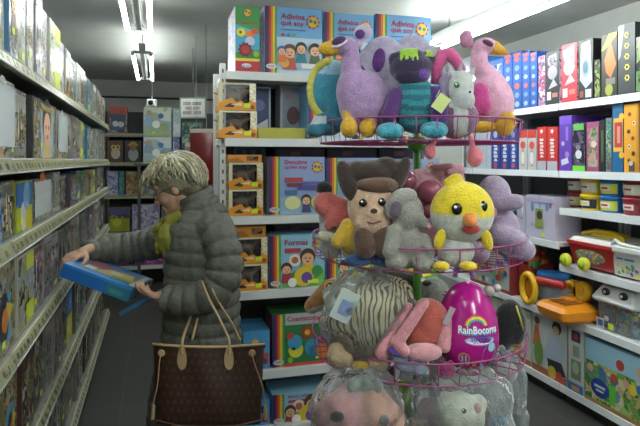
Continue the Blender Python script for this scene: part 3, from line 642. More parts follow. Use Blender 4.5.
# dinosaur window boxes
def dino_toy():
    b = MB(); m = M('#8a6a50', 'plastic', .5)
    b.ell((0, 0, .045), (.04, .018, .02), m); b.cap((.03, 0, .05), (.062, 0, .07), .012, .009, m); b.ell((.068, 0, .072), (.018, .01, .01), m)
    b.cap((-.03, 0, .045), (-.085, 0, .06), .012, .003, m)
    for x in (-.02, .02):
        for y in (-.012, .012): b.cap((x, y, .04), (x+.004, y, .006), .009, .007, m)
    return remesh(b, .0035, smooth=3, mats=[m])
DINO = dino_toy()
DPR = PR(['#3a2822', '#4c3228', '#6a4a3c', '#2a2422', '#7c5f4c'], 26, 9)
def dino_box(x, Y, z, wd, h, d, lab, k):
    b = MB(); wm = M('#cfc6a8'); om = M('#d08a24'); yl_ = PR(['#c9bc84', '#d8d2b8', '#b89a4c', '#d4cfc0'], 60, 4)
    th = .006
    b.box((0, d/2, th/2), (wd, d, th), om); b.box((0, d/2, h-th/2), (wd, d, th), om)
    b.box((0, d-th/2, h/2), (wd, th, h), DPR)
    for s in (-1, 1): b.box((s*(wd/2-th/2), d/2, h/2), (th, d, h), wm)
    f = faces(b, wd, d, h); F_ = f['front']
    # front card: right panel, left edge, jagged orange band below
    F_.rect(.82, 0, 1, 1, yl_); F_.rect(0, 0, .1, 1, wm); F_.rect(.1, .93, .82, 1, wm)
    F_.poly([(0, 0), (1, 0), (1, .28), (.85, .36), (.72, .22), (.6, .36), (.46, .3), (.36, .46), (.12, .36), (0, .28)], om)
    F_.poly([(.12, .12), (.3, .26), (.42, .2), (.38, .1)], M('#33241e')); F_.poly([(.3, .2), (.6, .28), (.62, .16)], M('#d9c49a')); F_.rect(.66, .1, .84, .26, M('#c8dc2c')); F_.disc(.9, .12, .06, M('#8a3a28'))
    for s in ('left', 'right'):
        f[s].rect(0, 0, 1, .2, om); f[s].rect(.1, .3, .4, .9, M('#b8a87c')); f[s].rect(.5, .25, .8, .5, M('#cfa04c')); f[s].rect(.5, .6, .9, .85, M('#8c9c8c'))
    o = b.build('dinosaur_box', None, (x, Y, z)); tag(o, lab, 'box', 'dinosaur window boxes')
    b = MB(); b.box((-.04*wd/.12*.3, .004, h*.58), (wd*.72, .002, h*.68), clear(alpha=0)); b.build('window', o)
    dn = link('toy_dinosaur', DINO, o, (-.01, d*.45, .02)); dn.scale = (wd/.15,)*3
ds = [(219, 256, 81, 109, 1, 0), (219, 257, 109, 137, 1, 0), (229, 263, 190, 217, 2, 0), (229, 263, 163, 190, 2, 0), (228, 262, 155, 163, 2, 1), (232, 267.5, 268, 295, 3, 0), (232, 267.5, 241, 268, 3, 0), (234, 266, 230, 241, 3, 1)]
dl = {1: ['upper orange and white dinosaur box on the second shelf', 'lower orange and white dinosaur box on the second shelf'],
      2: ['lower orange and white dinosaur box on the third shelf', 'upper orange and white dinosaur box on the third shelf', 'flat orange dinosaur box lying atop third shelf stack'],
      3: ['lower orange and white dinosaur box on the fourth shelf', 'upper orange and white dinosaur box on the fourth shelf', 'flat orange dinosaur box lying atop fourth shelf stack']}
for s_, lst in dl.items():
    ents = [e for e in ds if e[4] == s_]
    if s_ == 1: order = [ents[1], ents[0]]; labs = [lst[1], lst[0]]
    else: order = ents; labs = lst
    z = GSH[s_]+.001
    for e, lb in zip(order, labs):
        Y = GY-.01; x0 = gx(e[0], Y); x1 = gx(e[1], Y); h = (e[3]-e[2])*(x0*ST+Y*CT)/F-.002
        if e[5]: 
            b = MB(); wd = x1-x0; b.box((0, .07, h/2), (wd, .14, h), M('#d08a24')); ff = faces(b, wd, .14, h)['front']; ff.rect(.55, .2, .9, .8, DPR); ff.poly([(0, 0), (.5, 0), (.3, .6), (0, .4)], M('#a86a20'))
            tag(b.build('dinosaur_box', None, ((x0+x1)/2, Y+.01, z)), lb, 'box', 'dinosaur window boxes')
        else: dino_box((x0+x1)/2, Y, z, x1-x0, h, .17, lb, 0)
        z += h+.002
# ------------------------------------------------------------------ right wall shelving
RX = 2.42
RB = [((4.02, 5.02), [1.85, 1.43, .98, .53, .10], 'farthest from the camera'), ((3.01, 4.01), [1.85, 1.43, .98, .53, .10], 'in the middle of the wall'), ((1.6, 3.0), [1.85, 1.43, 1.20, .85, .53, .10], 'nearest the camera, with tubs')]
def perf():
    m, nt, p = newmat('perforated_steel'); N = nt.nodes.new; L = nt.links.new
    tc = N('ShaderNodeTexCoord'); vo = N('ShaderNodeTexVoronoi'); vo.inputs['Scale'].default_value = 45; vo.inputs['Randomness'].default_value = 0
    cr = N('ShaderNodeValToRGB'); cr.color_ramp.elements[0].position = .2; cr.color_ramp.elements[0].color = (.03, .03, .03, 1); cr.color_ramp.elements[1].position = .28; cr.color_ramp.elements[1].color = (*lin('#6f7478'), 1)
    L(tc.outputs['Object'], vo.inputs['Vector']); L(vo.outputs['Distance'], cr.inputs[0]); L(cr.outputs[0], p.inputs['Base Color']); p.inputs['Roughness'].default_value = .5
    return m
PERF = perf()
for (ya, yb), zs, nm in RB:
    L_ = yb-ya
    t = empty('shelving_bay', (RX, (ya+yb)/2, 0), 0, 'white steel shelving bay along the right wall, '+nm, 'shelving', 'right wall shelving bays')
    b = MB(); b.box((.53, 0, 1.05), (.012, L_-.01, 2.06), PERF); b.build('back_panel', t)
    for s in (-1, 1): b = MB(); b.box((.505, s*(L_/2-.017), 1.06), (.03, .028, 2.1), pm); b.build('upright', t)
    for z in zs:
        b = MB(); b.box((.25, 0, z-.012), (.48, L_-.008, .024), pm); b.box((.004, 0, z-.018), (.012, L_-.004, .042), M('#dfe3e6', 'paint', .3)); b.build('shelf_board', t)
    b = MB(); b.box((.26, 0, .03), (.44, L_-.01, .055), M('#232426', 'paint')); b.build('plinth', t)
def ry(u, X=2.44): return (X*593.4/(u-155)-ST*X)/CT
def rb(name, u0, u1, vt, z, base, lab, deco=None, depth=.3, X=2.44, side=None, grp=None, sticker=None, cat='box', tilt=0):
    ya, yb = ry(u0, X), ry(u1, X); D = (X*593.4/(u0-155)+X*593.4/(u1-155))/2
    h = EYE+(HV-vt)*D/F-z
    return carton(name, (X, (ya+yb)/2, z+.001), -pi/2, ya-yb-.004, depth, h, base, lab, cat, grp, deco, side, sticker, tilt)
def bluespine(fc):
    f = fc['front']; f.rect(0, 0, 1, 1, M('#1f4c94'))
    for k in range(6): f.disc(.5, .1+.155*k, .26, M(['#8fa0c0', '#5f86c0', '#c0504a'][k % 3]), .2, 10)
    f.rect(.1, .93, .9, .97, M('#b0503c'))
for i, (a, c) in enumerate([(503.5, 512), (512.3, 521.5), (521.8, 529.5), (529.8, 537)]):
    rb('game_box', a, c, 52 if i else 54, 1.85, M('#1f4c94'), ['leftmost', 'second from left', 'third from left', 'rightmost'][i]+' of the blue spined boxes standing on right top shelf', bluespine, grp='blue spined boxes on the right top shelf')
def ar(fc, c1='#27282c', c2='#86808c'):
    f = fc['front']; f.rect(0, 0, 1, 1, M(c1)); f.poly([(.1, .9), (.8, .95), (.9, .55), (.3, .5)], PR([c2, '#6a6a70', '#3a3a40'], 60, 2)); f.disc(.5, .6, .36, M(c2)); f.rect(.1, .1, .4, .25, M('#c0c0c4')); f.rect(.5, .14, .9, .22, M('#a86a60')); f.poly([(.2, .3), (.9, .35), (.6, .48)], M('#9a949c'))
rb('toy_box', 538, 545, 56, 1.85, M('#8a7c98'), 'mauve box right of the blue spined boxes, top shelf', lambda fc: fc['front'].rect(0, 0, 1, 1, PR(['#8a7c98', '#b4a8b8', '#5a4c64', '#a05068'], 40, 4)))
rb('toy_box', 545.5, 559, 51, 1.85, M('#27282c'), 'black and white box beside the mauve box, top shelf', ar, side=PR(['#9a90a8', '#6a5a70', '#b8b0bc'], 30, 3))
rb('toy_box', 561, 577, 44, 1.85, M('#a8303c'), 'red box with white figure on the right top shelf', lambda fc: ar(fc, '#a8303c', '#b08c94'), side=PR(['#b8707c', '#8a2a3a', '#c8b8bc'], 30, 6))
def sil(fc):
    f = fc['front']; f.rect(0, 0, 1, 1, M('#1f2024')); f.poly([(.2, .95), (.8, .98), (.95, .3), (.5, .2), (.1, .35)], M('#9aa4ac')); f.disc(.5, .55, .3, M('#7c868c'), .5); f.disc(.5, .55, .18, M('#3c6470'), .32); f.rect(.1, .06, .35, .16, M('#8a4a3c')); f.rect(.5, .05, .9, .18, M('#b0b4b8'))
rb('toy_box', 578, 593, 40, 1.85, M('#1f2024'), 'tall black box with silver mask on the right top shelf', sil, side=M('#17181a'))
rb('toy_box', 594, 600, 60, 1.85, M('#3a4434'), 'short dark green box between silver and orange boxes', lambda fc: fc['front'].rect(0, 0, 1, 1, PR(['#3a4434', '#6a7a3a', '#2a2c2a'], 30, 1)))
def org(fc):
    f = fc['front']; f.rect(0, 0, 1, 1, M('#2e2a24')); f.poly([(.2, .6), (.6, .9), (.95, .5), (.6, .3), (.3, .4)], M('#b8622c')); f.poly([(0, .75), (.5, 1), (1, 1), (1, .96), (.3, .78)], M('#c8b83a')); f.disc(.5, .12, .25, M('#8a943a'), .3); f.rect(.3, .2, .9, .3, M('#6a6a64'))
rb('toy_box', 601, 617, 34, 1.85, M('#2e2a24'), 'dark box with orange creature and yellow slash, right top shelf', org)
def flw(fc):
    f = fc['front']; f.rect(0, 0, 1, 1, M('#2f3236')); f.poly([(.0, 1), (.4, 1), (.15, .55), (0, .5)], M('#7c8488'))
    for k in range(5): f.star(.55, .24+.15*k, .17, M('#c8c23a'), 6, .65); f.disc(.55, .24+.15*k, .08, M('#2f3236'), n=10)
rb('toy_box', 617.5, 635, 24, 1.85, M('#2f3236'), 'tall charcoal box with five yellow emblems, right top shelf', flw)
rb('toy_box', 635.5, 668, 34, 1.85, M('#2c3a30'), 'dark green box at the near end of right top shelf', lambda fc: fc['front'].rect(0, 0, 1, 1, PR(['#2c3a30', '#4a6a3c', '#1f2422', '#7a8a5c'], 16, 2)))
# second row
def blue_w(txt):
    def d(fc):
        f = fc['front']; f.rect(0, 0, 1, 1, M('#2c3f88')); [f.poly([(.28, .2+.09*k), (.72, .2+.09*k), (.72 if k % 2 else .58, .265+.09*k), (.28 if k % 3 else .42, .27+.09*k)], M('#cfd4e0')) for k in range(6)]; f.disc(.5, .86, .22, M('#9aa4cc')); f.disc(.5, .1, .2, M('#b04a50'))
    return d
rb('game_box', 466, 490.5, 133, 1.43, M('#b4bcc8'), 'pale blue grey box left of blue boxes, right second shelf', lambda fc: [fc['front'].rect(.05+.13*k, .05, .07+.13*k, .95, M('#94a0b0')) for k in range(7)])
for i, (a, c) in enumerate([(491, 500), (500.3, 509), (509.3, 517.5)]):
    rb('game_box', a, c, 129, 1.43, M('#2c3f88'), ['left', 'middle', 'right'][i]+' one of three dark blue boxes with white lettering', blue_w('RACKET'), grp='dark blue lettered boxes on the right second shelf')
def wr(fc):
    f = fc['front']; f.rect(0, 0, 1, 1, M('#b4b0b0')); f.rect(0, .8, 1, 1, M('#b83a34')); f.disc(.5, .62, .32, M('#c04a40'), .3); f.rect(.35, .1, .65, .5, M('#a0808a')); f.disc(.5, .3, .2, M('#d0d0d0'), .5)
for i, (a, c) in enumerate([(518.5, 527), (527.3, 536)]):
    rb('game_box', a, c, 130, 1.43, M('#b4b0b0'), ['left', 'right'][i]+' one of two grey boxes with red tops', wr, grp='grey boxes with red tops')
def rdw(fc):
    f = fc['front']; f.rect(0, 0, 1, 1, M('#b8322e')); [f.poly([(.3, .3+.075*k), (.7, .3+.075*k), (.7 if k % 2 else .6, .35+.075*k), (.3 if k % 3 else .4, .355+.075*k)], M('#d8cccc')) for k in range(6)]; f.rect(0, 0, 1, .22, M('#a0a4ac')); f.star(.5, .9, .2, M('#d8d0d0'), 5, .5)
for i, (a, c) in enumerate([(537, 546.3), (547, 557.5)]):
    rb('game_box', a, c, 127, 1.43, M('#b8322e'), ['left', 'right'][i]+' one of two red boxes with white upright lettering', rdw, grp='red lettered boxes on the right second shelf')
def pur(fc):
    f = fc['front']; f.rect(0, 0, 1, 1, M('#5a3a9c')); f.rect(0, .85, 1, 1, M('#6c4cb4')); f.disc(.3, .5, .14, M('#b0a4d0')); f.disc(.65, .3, .18, M('#a07ac0')); f.poly([(.2, .1), (.8, .15), (.7, .25), (.15, .2)], M('#c8c4d8')); f.rect(.55, .55, .75, .8, M('#8c6cc8'))
rb('toy_box', 559, 571.5, 116, 1.43, M('#5a3a9c'), 'tall purple box on the right second shelf', pur)
def mul(fc):
    f = fc['front']; f.rect(0, 0, 1, 1, PR(['#3c2c50', '#5a4a6c', '#3a5a4c', '#7c7484', '#2c2434'], 30, 5)); f.rect(0, 0, 1, .12, M('#6ac03a')); f.rect(.1, .85, .9, .98, M('#5aa84c')); f.disc(.5, .35, .25, M('#c4c4cc'))
rb('toy_box', 572, 585, 123, 1.43, M('#3c2c50'), 'dark violet box with lime green base, right second shelf', mul)
def pk(fc):
    f = fc['front']; f.rect(0, 0, 1, 1, M('#8a4468')); f.rect(.12, .1, .88, .88, PR(['#5a7a4c', '#a88a8c', '#8a9a7c', '#98606c', '#a89c8c'], 34, 6)); f.disc(.4, .3, .18, M('#b87a7c')); f.disc(.6, .55, .2, M('#c8b8a0'))
rb('toy_box', 586, 599, 122, 1.43, M('#8a4468'), 'plum framed green box on the right second shelf', pk)
rb('toy_box', 599.6, 604.5, 120, 1.43, M('#1f2420'), 'slim black box right of the plum framed box', lambda fc: fc['front'].rect(.2, .2, .8, .8, M('#4a5a3c')))
rb('toy_box', 605, 611.5, 118, 1.43, M('#5c6a70'), 'slim grey green box beside the blue and red box', lambda fc: fc['front'].rect(.1, .05, .9, .95, PR(['#5c6a70', '#3a8a70', '#a8a890', '#6a4a5a'], 60, 7)))
def bry(fc):
    f = fc['front']; f.rect(0, 0, 1, 1, M('#1f5f8c')); f.rect(.1, .3, 1, .78, M('#d8a83a')); f.rect(.2, .36, .95, .72, M('#a83a3a')); f.rect(.45, .42, .75, .66, M('#c88a80')); f.disc(.9, .8, .25, M('#d8a83a')); f.disc(.9, .25, .25, M('#d8a83a'))
rb('toy_box', 612, 623, 103, 1.43, M('#1f5f8c'), 'blue box with red and yellow window, right second shelf', bry)
def yel2(fc):
    f = fc['front']; f.rect(0, 0, 1, 1, M('#d89c2c')); f.rect(.85, 0, 1, 1, M('#c8882c'))
    for k, (x, y) in enumerate([(.4, .85), (.7, .72), (.35, .6), (.65, .5), (.4, .38), (.7, .28), (.4, .18)]): f.disc(x, y, .13, M(['#a05a34', '#d8c8a8', '#4c4440'][k % 3])); f.disc(x, y, .06, M('#30303a'))
    f.rect(.4, .02, .8, .16, M('#50484c')); f.disc(.55, .14, .14, M('#c8c0b0'))
rb('toy_box', 623.6, 638.5, 104, 1.43, M('#d89c2c'), 'orange yellow box with small pictures, right second shelf', yel2)
rb('toy_box', 639.2, 676, 110, 1.43, M('#38688c'), 'blue box at near end of the right second shelf', lambda fc: fc['front'].rect(.05, .05, .95, .95, PR(['#38688c', '#b8a08c', '#5a4a6c'], 22, 8)))
# far bays, third shelf: pale craft sets
def craft(s):
    def d(fc):
        f = fc['front']; f.rect(.02, .03, .98, .97, M('#b9b2c6')); q = random.Random(s)
        for k in range(9): f.disc(q.uniform(.1, .9), q.uniform(.15, .85), q.uniform(.03, .07), M(q.choice(['#6a70a8', '#8aa0c4', '#5c8ab0', '#d8d4de', '#8c5a94', '#9a9a50'])), q.uniform(.03, .15))
        f.rect(.35, .25, .62, .7, M('#8a9a4c' if s == 2 else '#8fa8cc')); f.disc(.5, .55, .1, M('#3c3c48')); f.rect(.05, .85, .95, .95, M('#a8a0bc'))
    return d
for i, (a, c) in enumerate([(446, 466), (467, 488), (488.6, 506), (506.6, 525), (525.6, 555)]):
    rb('craft_set_box', a, c, 196, .98, M('#b9b2c6'), ['pale lilac craft set box, farthest on the right third shelf', 'pale lilac craft set box, second farthest on right third shelf', 'pale lilac craft set box, middle of the five', 'pale lilac craft set box with bright blue pictures', 'wide pale lilac craft set box with green bottle picture'][i], craft(i-2), .2, grp='pale lilac craft set boxes', sticker=(.1, .1, '#d4e23c') if i == 4 else None)
# tubs, near bay z=1.20
def tub(u, z, X, c, label_c, lab, r=.072, h=.095):
    y = ry(u, X)
    t = empty('modelling_clay_tub', (X, y, z+.001), -pi/2, lab, 'tub', 'modelling clay tubs')
    b = MB(); b.lathe([(r*.88, 0), (r*.9, .003), (r*.97, h*.78), (r*.97, h*.8)], M(c, 'plastic'))
    b.build('bucket', t)
    b = MB(); b.lathe([(r, h*.78), (r*1.04, h*.8), (r*1.04, h*.97), (r*.98, h), (r*.7, h), (r*.68, h*.96), (.001, h*.96)], M(c, 'plastic', .2)); b.build('lid', t)
    b = MB(); n = 10
    for (a0, a1, z0, z1, cc, e) in ((-62, 62, .12, .7, label_c, .0012), (-40, 30, .28, .6, '#d0d0c4', .0022), (-20, 20, .38, .5, '#b0303c' if label_c != '#20222a' else '#c8c03a', .003)):
        vs = []
        for k in range(n+1):
            a = radians(-90+a0+(a1-a0)*k/n)
            for zz in (z0, z1):
                rr = r*(.9+.07*zz/.78)+e; vs.append((rr*cos(a), rr*sin(a), h*zz))
        b.add(vs, [(2*k, 2*k+2, 2*k+3, 2*k+1) for k in range(n)], M(cc))
    b.build('paper_label', t)
tubs = [(579, 2.62, '#7c2430', '#c8bc6a', 'maroon'), (593, 2.53, '#d8b82c', '#20222a', 'yellow'), (613.5, 2.53, '#2468a8', '#b8c04a', 'blue'), (637, 2.53, '#8a2434', '#7c2434', 'dark red')]
for u, X, c, lc, nm in tubs:
    tub(u, 1.20, X, c, lc, nm+' clay tub, lower of its stack on right shelf')
    tub(u, 1.297, X, c, '#c8c4b0' if nm != 'blue' else '#c8c83a', nm+' clay tub, upper of its stack on right shelf')
tub(655, 1.20, 2.53, '#2f7c4c', '#c8c4b0', 'green clay tub at the near end of its shelf')
# toy cart: red box with yellow handle lid
def solid_loft(b, rings, m, smooth=False):
    n = len(rings[0]); vs = [p for r_ in rings for p in r_]; fs = []
    for j in range(len(rings)-1):
        for i in range(n): fs.append((j*n+i, j*n+(i+1) % n, (j+1)*n+(i+1) % n, (j+1)*n+i))
    fs.append(tuple(range(n-1, -1, -1))); fs.append(tuple((len(rings)-1)*n+i for i in range(n)))
    b.add(vs, fs, m, smooth)
def rr(w_, d_, z, r=.02, cx=0, cy=0):
    out = []
    for sx, sy, a in ((1, 1, 0), (-1, 1, 90), (-1, -1, 180), (1, -1, 270)):
        for k in range(4): q = radians(a+30*k); out.append((cx+sx*(w_/2-r)+r*cos(q), cy+sy*(d_/2-r)+r*sin(q), z))
    return out
ya, yb = ry(561, 2.40), ry(608, 2.40); wd = ya-yb
t = empty('toy_cart', (2.43, (ya+yb)/2, .851), -pi/2, 'red toy cart with white and yellow lid and green wheels', 'toy')
red = M('#a3262a', 'plastic'); b = MB(); solid_loft(b, [rr(wd*.86, .26, .012, .03, 0, .17), rr(wd*.9, .28, .03, .03, 0, .17), rr(wd, .33, .145, .03, 0, .17)], red); b.build('body', t)
b = MB(); solid_loft(b, [rr(wd*1.04, .35, .145, .03, 0, .17), rr(wd*1.04, .35, .163, .03, 0, .17)], M('#b82e30', 'plastic')); b.build('rim', t)
b = MB(); solid_loft(b, [rr(wd*.98, .32, .164, .03, 0, .17), rr(wd*.9, .28, .185, .03, 0, .17), rr(wd*.6, .2, .195, .03, 0, .17)], M('#d0cfca', 'plastic')); b.build('lid', t)
b = MB(); b.tube([(-wd*.44, .08, .165), (-wd*.40, .1, .2), (-wd*.2, .12, .222), (wd*.2, .12, .222), (wd*.40, .1, .2), (wd*.46, .08, .165)], .017, M('#d6b52a', 'plastic'), 10, flat=.7); b.ell((0, .16, .2), (wd*.3, .1, .022), M('#d6b52a', 'plastic')); b.build('handle', t)
b = MB(); b.ell((-.01, .002+.02, .085), (wd*.33, .018, .048), PR(['#6c7a4c', '#a89a78', '#8a6a54', '#5a6a70'], 40, 2)); b.build('picture_window', t)
for x in (-wd*.38, wd*.02):
    b = MB(); b.lathe([(.001, -.018), (.034, -.018), (.04, -.008), (.04, .008), (.034, .018), (.001, .018)], M('#c9c93a', 'plastic'), (x, -.035, .042), R=Matrix.Rotation(pi/2, 3, 'X')); b.lathe([(.001, 0), (.02, 0), (.014, .012), (.001, .014)], M('#8fb82c', 'plastic'), (x, -.053, .042), R=Matrix.Rotation(pi/2, 3, 'X')); b.build('wheel', t)
# white lidded box with building bricks picture
ya, yb = ry(609, 2.44), ry(664, 2.44); wd = ya-yb
t = empty('brick_tub', (2.45, (ya+yb)/2, .851), -pi/2, 'square toy brick tub with white lid and red side', 'tub')
b = MB(); solid_loft(b, [rr(wd*.9, .26, 0, .03, 0, .16), rr(wd*.96, .29, .14, .03, 0, .16)], M('#a83a3a', 'plastic'))
b.build('bucket', t)
b = MB(); f = Face(b, (-wd*.45, .012, .012), (1, 0, 0), (0, -.1, 1), (0, -1, 0), wd*.52, .125); f.rect(0, 0, 1, 1, M('#c8cac4')); q = random.Random(3)
for k in range(16): x = q.uniform(.08, .88); y = q.uniform(.06, .5); f.rect(x, y, x+.09, y+.13, M(q.choice(['#b83a3a', '#3a7ab8', '#d8b83a', '#4a9a4c', '#7a5a9c'])))
f.rect(.15, .74, .4, .82, M('#4a6a9a')); f.rect(.45, .74, .8, .82, M('#4a6a9a')); f.rect(.8, .08, .95, .2, M('#d4e23c')); b.build('paper_label', t)
b = MB(); solid_loft(b, [rr(wd*1.02, .34, .138, .03, 0, .16), rr(wd*1.05, .36, .15, .03, 0, .16), rr(wd*1.05, .36, .17, .03, 0, .16), rr(wd*.98, .32, .182, .03, 0, .16)], M('#cfd2d0', 'plastic'))
b.tube([(-wd*.47, .0, .17), (-wd*.4, .0, .205), (-wd*.3, 0, .185), (wd*.3, 0, .178), (wd*.42, 0, .205), (wd*.48, 0, .17)], .012, M('#cfd2d0', 'plastic'), 8); b.build('lid', t)
# panda bucket
ya, yb = ry(590, 2.44), ry(634, 2.44); wd = ya-yb
t = empty('panda_bucket', (2.47, (ya+yb)/2, .531), -pi/2, 'clear bucket of coloured pieces with white panda face lid', 'bucket')
b = MB(); solid_loft(b, [rr(wd*.8, .2, .006, .03, 0, .12), rr(wd*.86, .22, .165, .03, 0, .12)], PR(['#3c5a8c', '#a8a83c', '#a84a6c', '#4a8a9c', '#6a4a8c', '#9aa4ac', '#2c3a4c'], 26, 8)); b.build('coloured_pieces', t)
b = MB(); solid_loft(b, [rr(wd*.86, .23, 0, .03, 0, .12), rr(wd*.93, .25, .178, .03, 0, .12)], clear(alpha=.12)); b.build('clear_bucket', t)
b = MB(); solid_loft(b, [rr(wd*1.0, .29, .176, .03, 0, .12), rr(wd*1.04, .30, .19, .03, 0, .12), rr(wd*1.02, .29, .202, .03, 0, .12), rr(wd*.86, .22, .27, .04, 0, .125), rr(wd*.6, .12, .29, .04, 0, .13)], M('#cfd2d2', 'plastic')); b.build('lid', t)
for s in (-1, 1):
    b = MB(); b.ell((s*wd*.2, -.008, .238), (.03, .012, .026), M('#1c1d20', 'plastic')); b.ell((s*wd*.19, -.021, .24), (.009, .004, .009), M('#d8d8d8', 'plastic')); b.build('eye_patch', t)
    b = MB(); b.ell((s*wd*.40, .13, .262), (.028, .02, .026), M('#1c1d20', 'plastic')); b.build('ear', t)
b = MB(); f = Face(b, (-wd*.4, -.012, .01), (1, 0, 0), (0, -.05, 1), (0, -1, 0), wd*.5, .1); f.rect(0, .0, .35, .6, M('#c8c8c0')); f.rect(.05, .1, .3, .5, M('#2c5a8c')); f.rect(.55, .05, .8, .45, M('#c8d83a')); f.disc(.5, .7, .1, M('#b8b8b4')); b.build('paper_label', t)
t.scale = (1, 1, .92)
# orange digger
yo = ry(560, 2.40)
t = empty('toy_digger', (2.46, yo, .531), -pi/2, 'orange and yellow toy digger sticking out over the shelf', 'toy')
orr = M('#d8861e', 'plastic'); yel_ = M('#d9ab22', 'plastic')
b = MB(); solid_loft(b, [rr(.20, .20, .001, .03, .07, -.06), rr(.26, .26, .03, .04, .07, -.06), rr(.27, .28, .075, .04, .06, -.06), rr(.23, .23, .10, .04, .05, -.06), rr(.14, .12, .108, .04, .05, -.05)], orr)
for k in range(5): b.box((.0+.03*k, -.07, .106), (.012, .13, .012), M('#7c4a24', 'plastic'))
b.build('scoop', t)
b = MB(); b.ell((0, .04, .07), (.1, .1, .05), orr, ex=.6); b.build('cab', t)
for x, z in ((-.045, .15), (.05, .16)):
    b = MB(); ang = Matrix.Rotation(pi/2, 3, 'X'); b.lathe([(.03, -.03), (.06, -.03), (.066, 0), (.06, .03), (.03, .03), (.025, 0)], yel_, (x, .07, z), R=ang); b.build('drum', t)
# clear tub with blue and red lid
yo = ry(543, 2.46)
t = empty('toy_bucket', (2.50, yo-.04, .531), -pi/2, 'clear toy bucket with rounded blue and red handle lid', 'bucket')
b = MB(); solid_loft(b, [rr(.26, .2, 0, .04, 0, .08), rr(.3, .22, .15, .04, 0, .08)], M('#8fa4b4', 'plastic')); b.build('tub', t)
b = MB(); b.cap((-.14, .03, .19), (.1, .03, .215), .04, .04, M('#2472b8', 'plastic')); b.build('blue_handle', t)
b = MB(); b.cap((-.1, -.04, .165), (.14, -.04, .18), .028, .028, M('#b02c30', 'plastic')); b.build('red_handle', t)
yo = ry(527, 2.42)
t = empty('yellow_tyre', (2.43, yo, .531), -pi/2, 'large yellow toy wheel arch left of the orange digger', 'toy')
b = MB(); b.tube([(.07*cos(radians(a)), 0, .1+.095*sin(radians(a))) for a in range(0, 360, 15)], .022, yel_, 10, closed=True); b.build('rim', t)
b = MB(); b.ell((0, .03, .1), (.06, .03, .08), orr); b.build('hub', t)
# yellow bin of toys farther back, brick display box
yo = 3.44
t = empty('toy_bin', (2.48, yo, .531), -pi/2, 'yellow and orange toy bin far back under lilac boxes', 'bin')
b = MB(); solid_loft(b, [rr(.12, .2, 0, .03, 0, .1), rr(.14, .22, .24, .03, 0, .1)], M('#8a2c2c', 'plastic')); b.build('bin', t)
b = MB(); q = random.Random(5)
for k in range(26): b.ell((q.uniform(-.045, .045), .1+q.uniform(-.08, .08), .25+q.uniform(-.01, .09)), (q.uniform(.02, .04),)*3, M(q.choice(['#d8a82a', '#c8682c', '#d8c03a', '#b83a34', '#4a8a4c']), 'plastic'), seg=10, ring=7, ex=.5)
b.build('toy_pieces', t)
tag(t.children[-1], kind='stuff')
ya, yb = ry(470, 2.40), ry(515, 2.40)
def brick(fc):
    f = fc['front']; f.rect(0, 0, 1, 1, M('#8a3434')); f.rect(.04, .08, .96, .9, M('#a8b0a8')); q = random.Random(12)
    for k in range(46):
        x, y = q.uniform(.06, .86), q.uniform(.1, .78); c = M(q.choice(['#b83a34', '#3a5ea8', '#d8b83a', '#4a9a5c', '#c8ccd0', '#6a4a8c', '#c87a3c', '#3c8ab0']))
        (f.disc(x+.04, y+.04, .04, c) if q.random() < .4 else f.rect(x, y, x+q.uniform(.05, .1), y+q.uniform(.06, .14), c))
o = rb('brick_display_box', 470, 511, 246, .53, M('#8a3434'), 'open red edged box of small coloured bricks behind the basket', brick, .3)
b = MB(); q = random.Random(8)
for k in range(60): b.box((q.uniform(-.3, .3), q.uniform(.03, .27), .29+q.uniform(0, .05)), (q.uniform(.02, .045), .03, q.uniform(.02, .04)), M(q.choice(['#b83a34', '#3a5ea8', '#d8b83a', '#4a9a5c', '#c8ccd0', '#c87a3c']), 'plastic'), R=Matrix.Rotation(q.uniform(0, 3), 3, 'Z'))
tag(b.build('brick_pile', o), kind='stuff')
# bottom row boxes
def ph1(fc):
    f = fc['front']; f.rect(0, 0, 1, 1, M('#c0c2b8')); f.disc(.35, .7, .16, M('#c8c23a')); f.disc(.7, .5, .12, M('#b8b450')); f.disc(.4, .35, .12, M('#b0c07c')); f.disc(.7, .25, .1, M('#c8a03a')); f.rect(0, 0, 1, .1, M('#a8603c'))
rb('toy_box', 489, 531, 304, .10, M('#c0c2b8'), 'white box with yellow flowers behind the basket, lowest shelf', ph1, .2)
def ph2(fc):
    f = fc['front']; f.rect(0, 0, 1, 1, M('#b9bcb8'))
    f.poly([(.3, .25), (.85, .22), (.95, .55), (.75, .72), (.5, .68)], M('#a4b4c4')); f.disc(.72, .8, .13, M('#2a2422')); f.disc(.7, .75, .09, M('#c8a488')); f.poly([(.5, .08), (.98, .12), (.85, .3), (.45, .28)], M('#2c3038')); f.disc(.15, .8, .08, M('#7a4a34')); f.poly([(.02, .4), (.28, .4), (.2, .72), (.08, .72)], M('#b86a3c')); f.disc(.2, .3, .14, M('#6f8f4c'), .25); f.rect(0, 0, 1, .1, M('#a0583c')); f.disc(.6, .1, .12, M('#c8b03a')); f.disc(.8, .08, .1, M('#b84a3c'))
rb('toy_box', 532, 567, 312, .10, M('#b9bcb8'), 'white box with photo of child in pale blue', ph2, .2)
def ph3(fc):
    f = fc['front']; f.rect(0, 0, 1, 1, M('#c4c6c0')); f.rect(.2, .78, .8, .95, M('#33405c')); f.disc(.5, .86, .16, M('#b83a34')); f.rect(.3, .55, .75, .72, M('#7aa0a8')); f.disc(.5, .63, .12, M('#c88a4c')); f.rect(.2, .2, .85, .5, M('#6f8a70')); f.disc(.5, .38, .22, M('#a8b89c'), .3); f.rect(0, 0, 1, .14, M('#3a78b8')); f.rect(.25, .03, .75, .1, M('#c8883c'))
rb('toy_box', 568, 583.5, 328, .10, M('#c4c6c0'), 'white and blue box with jar pictures, beside child photo box', ph3, .2, X=2.43)
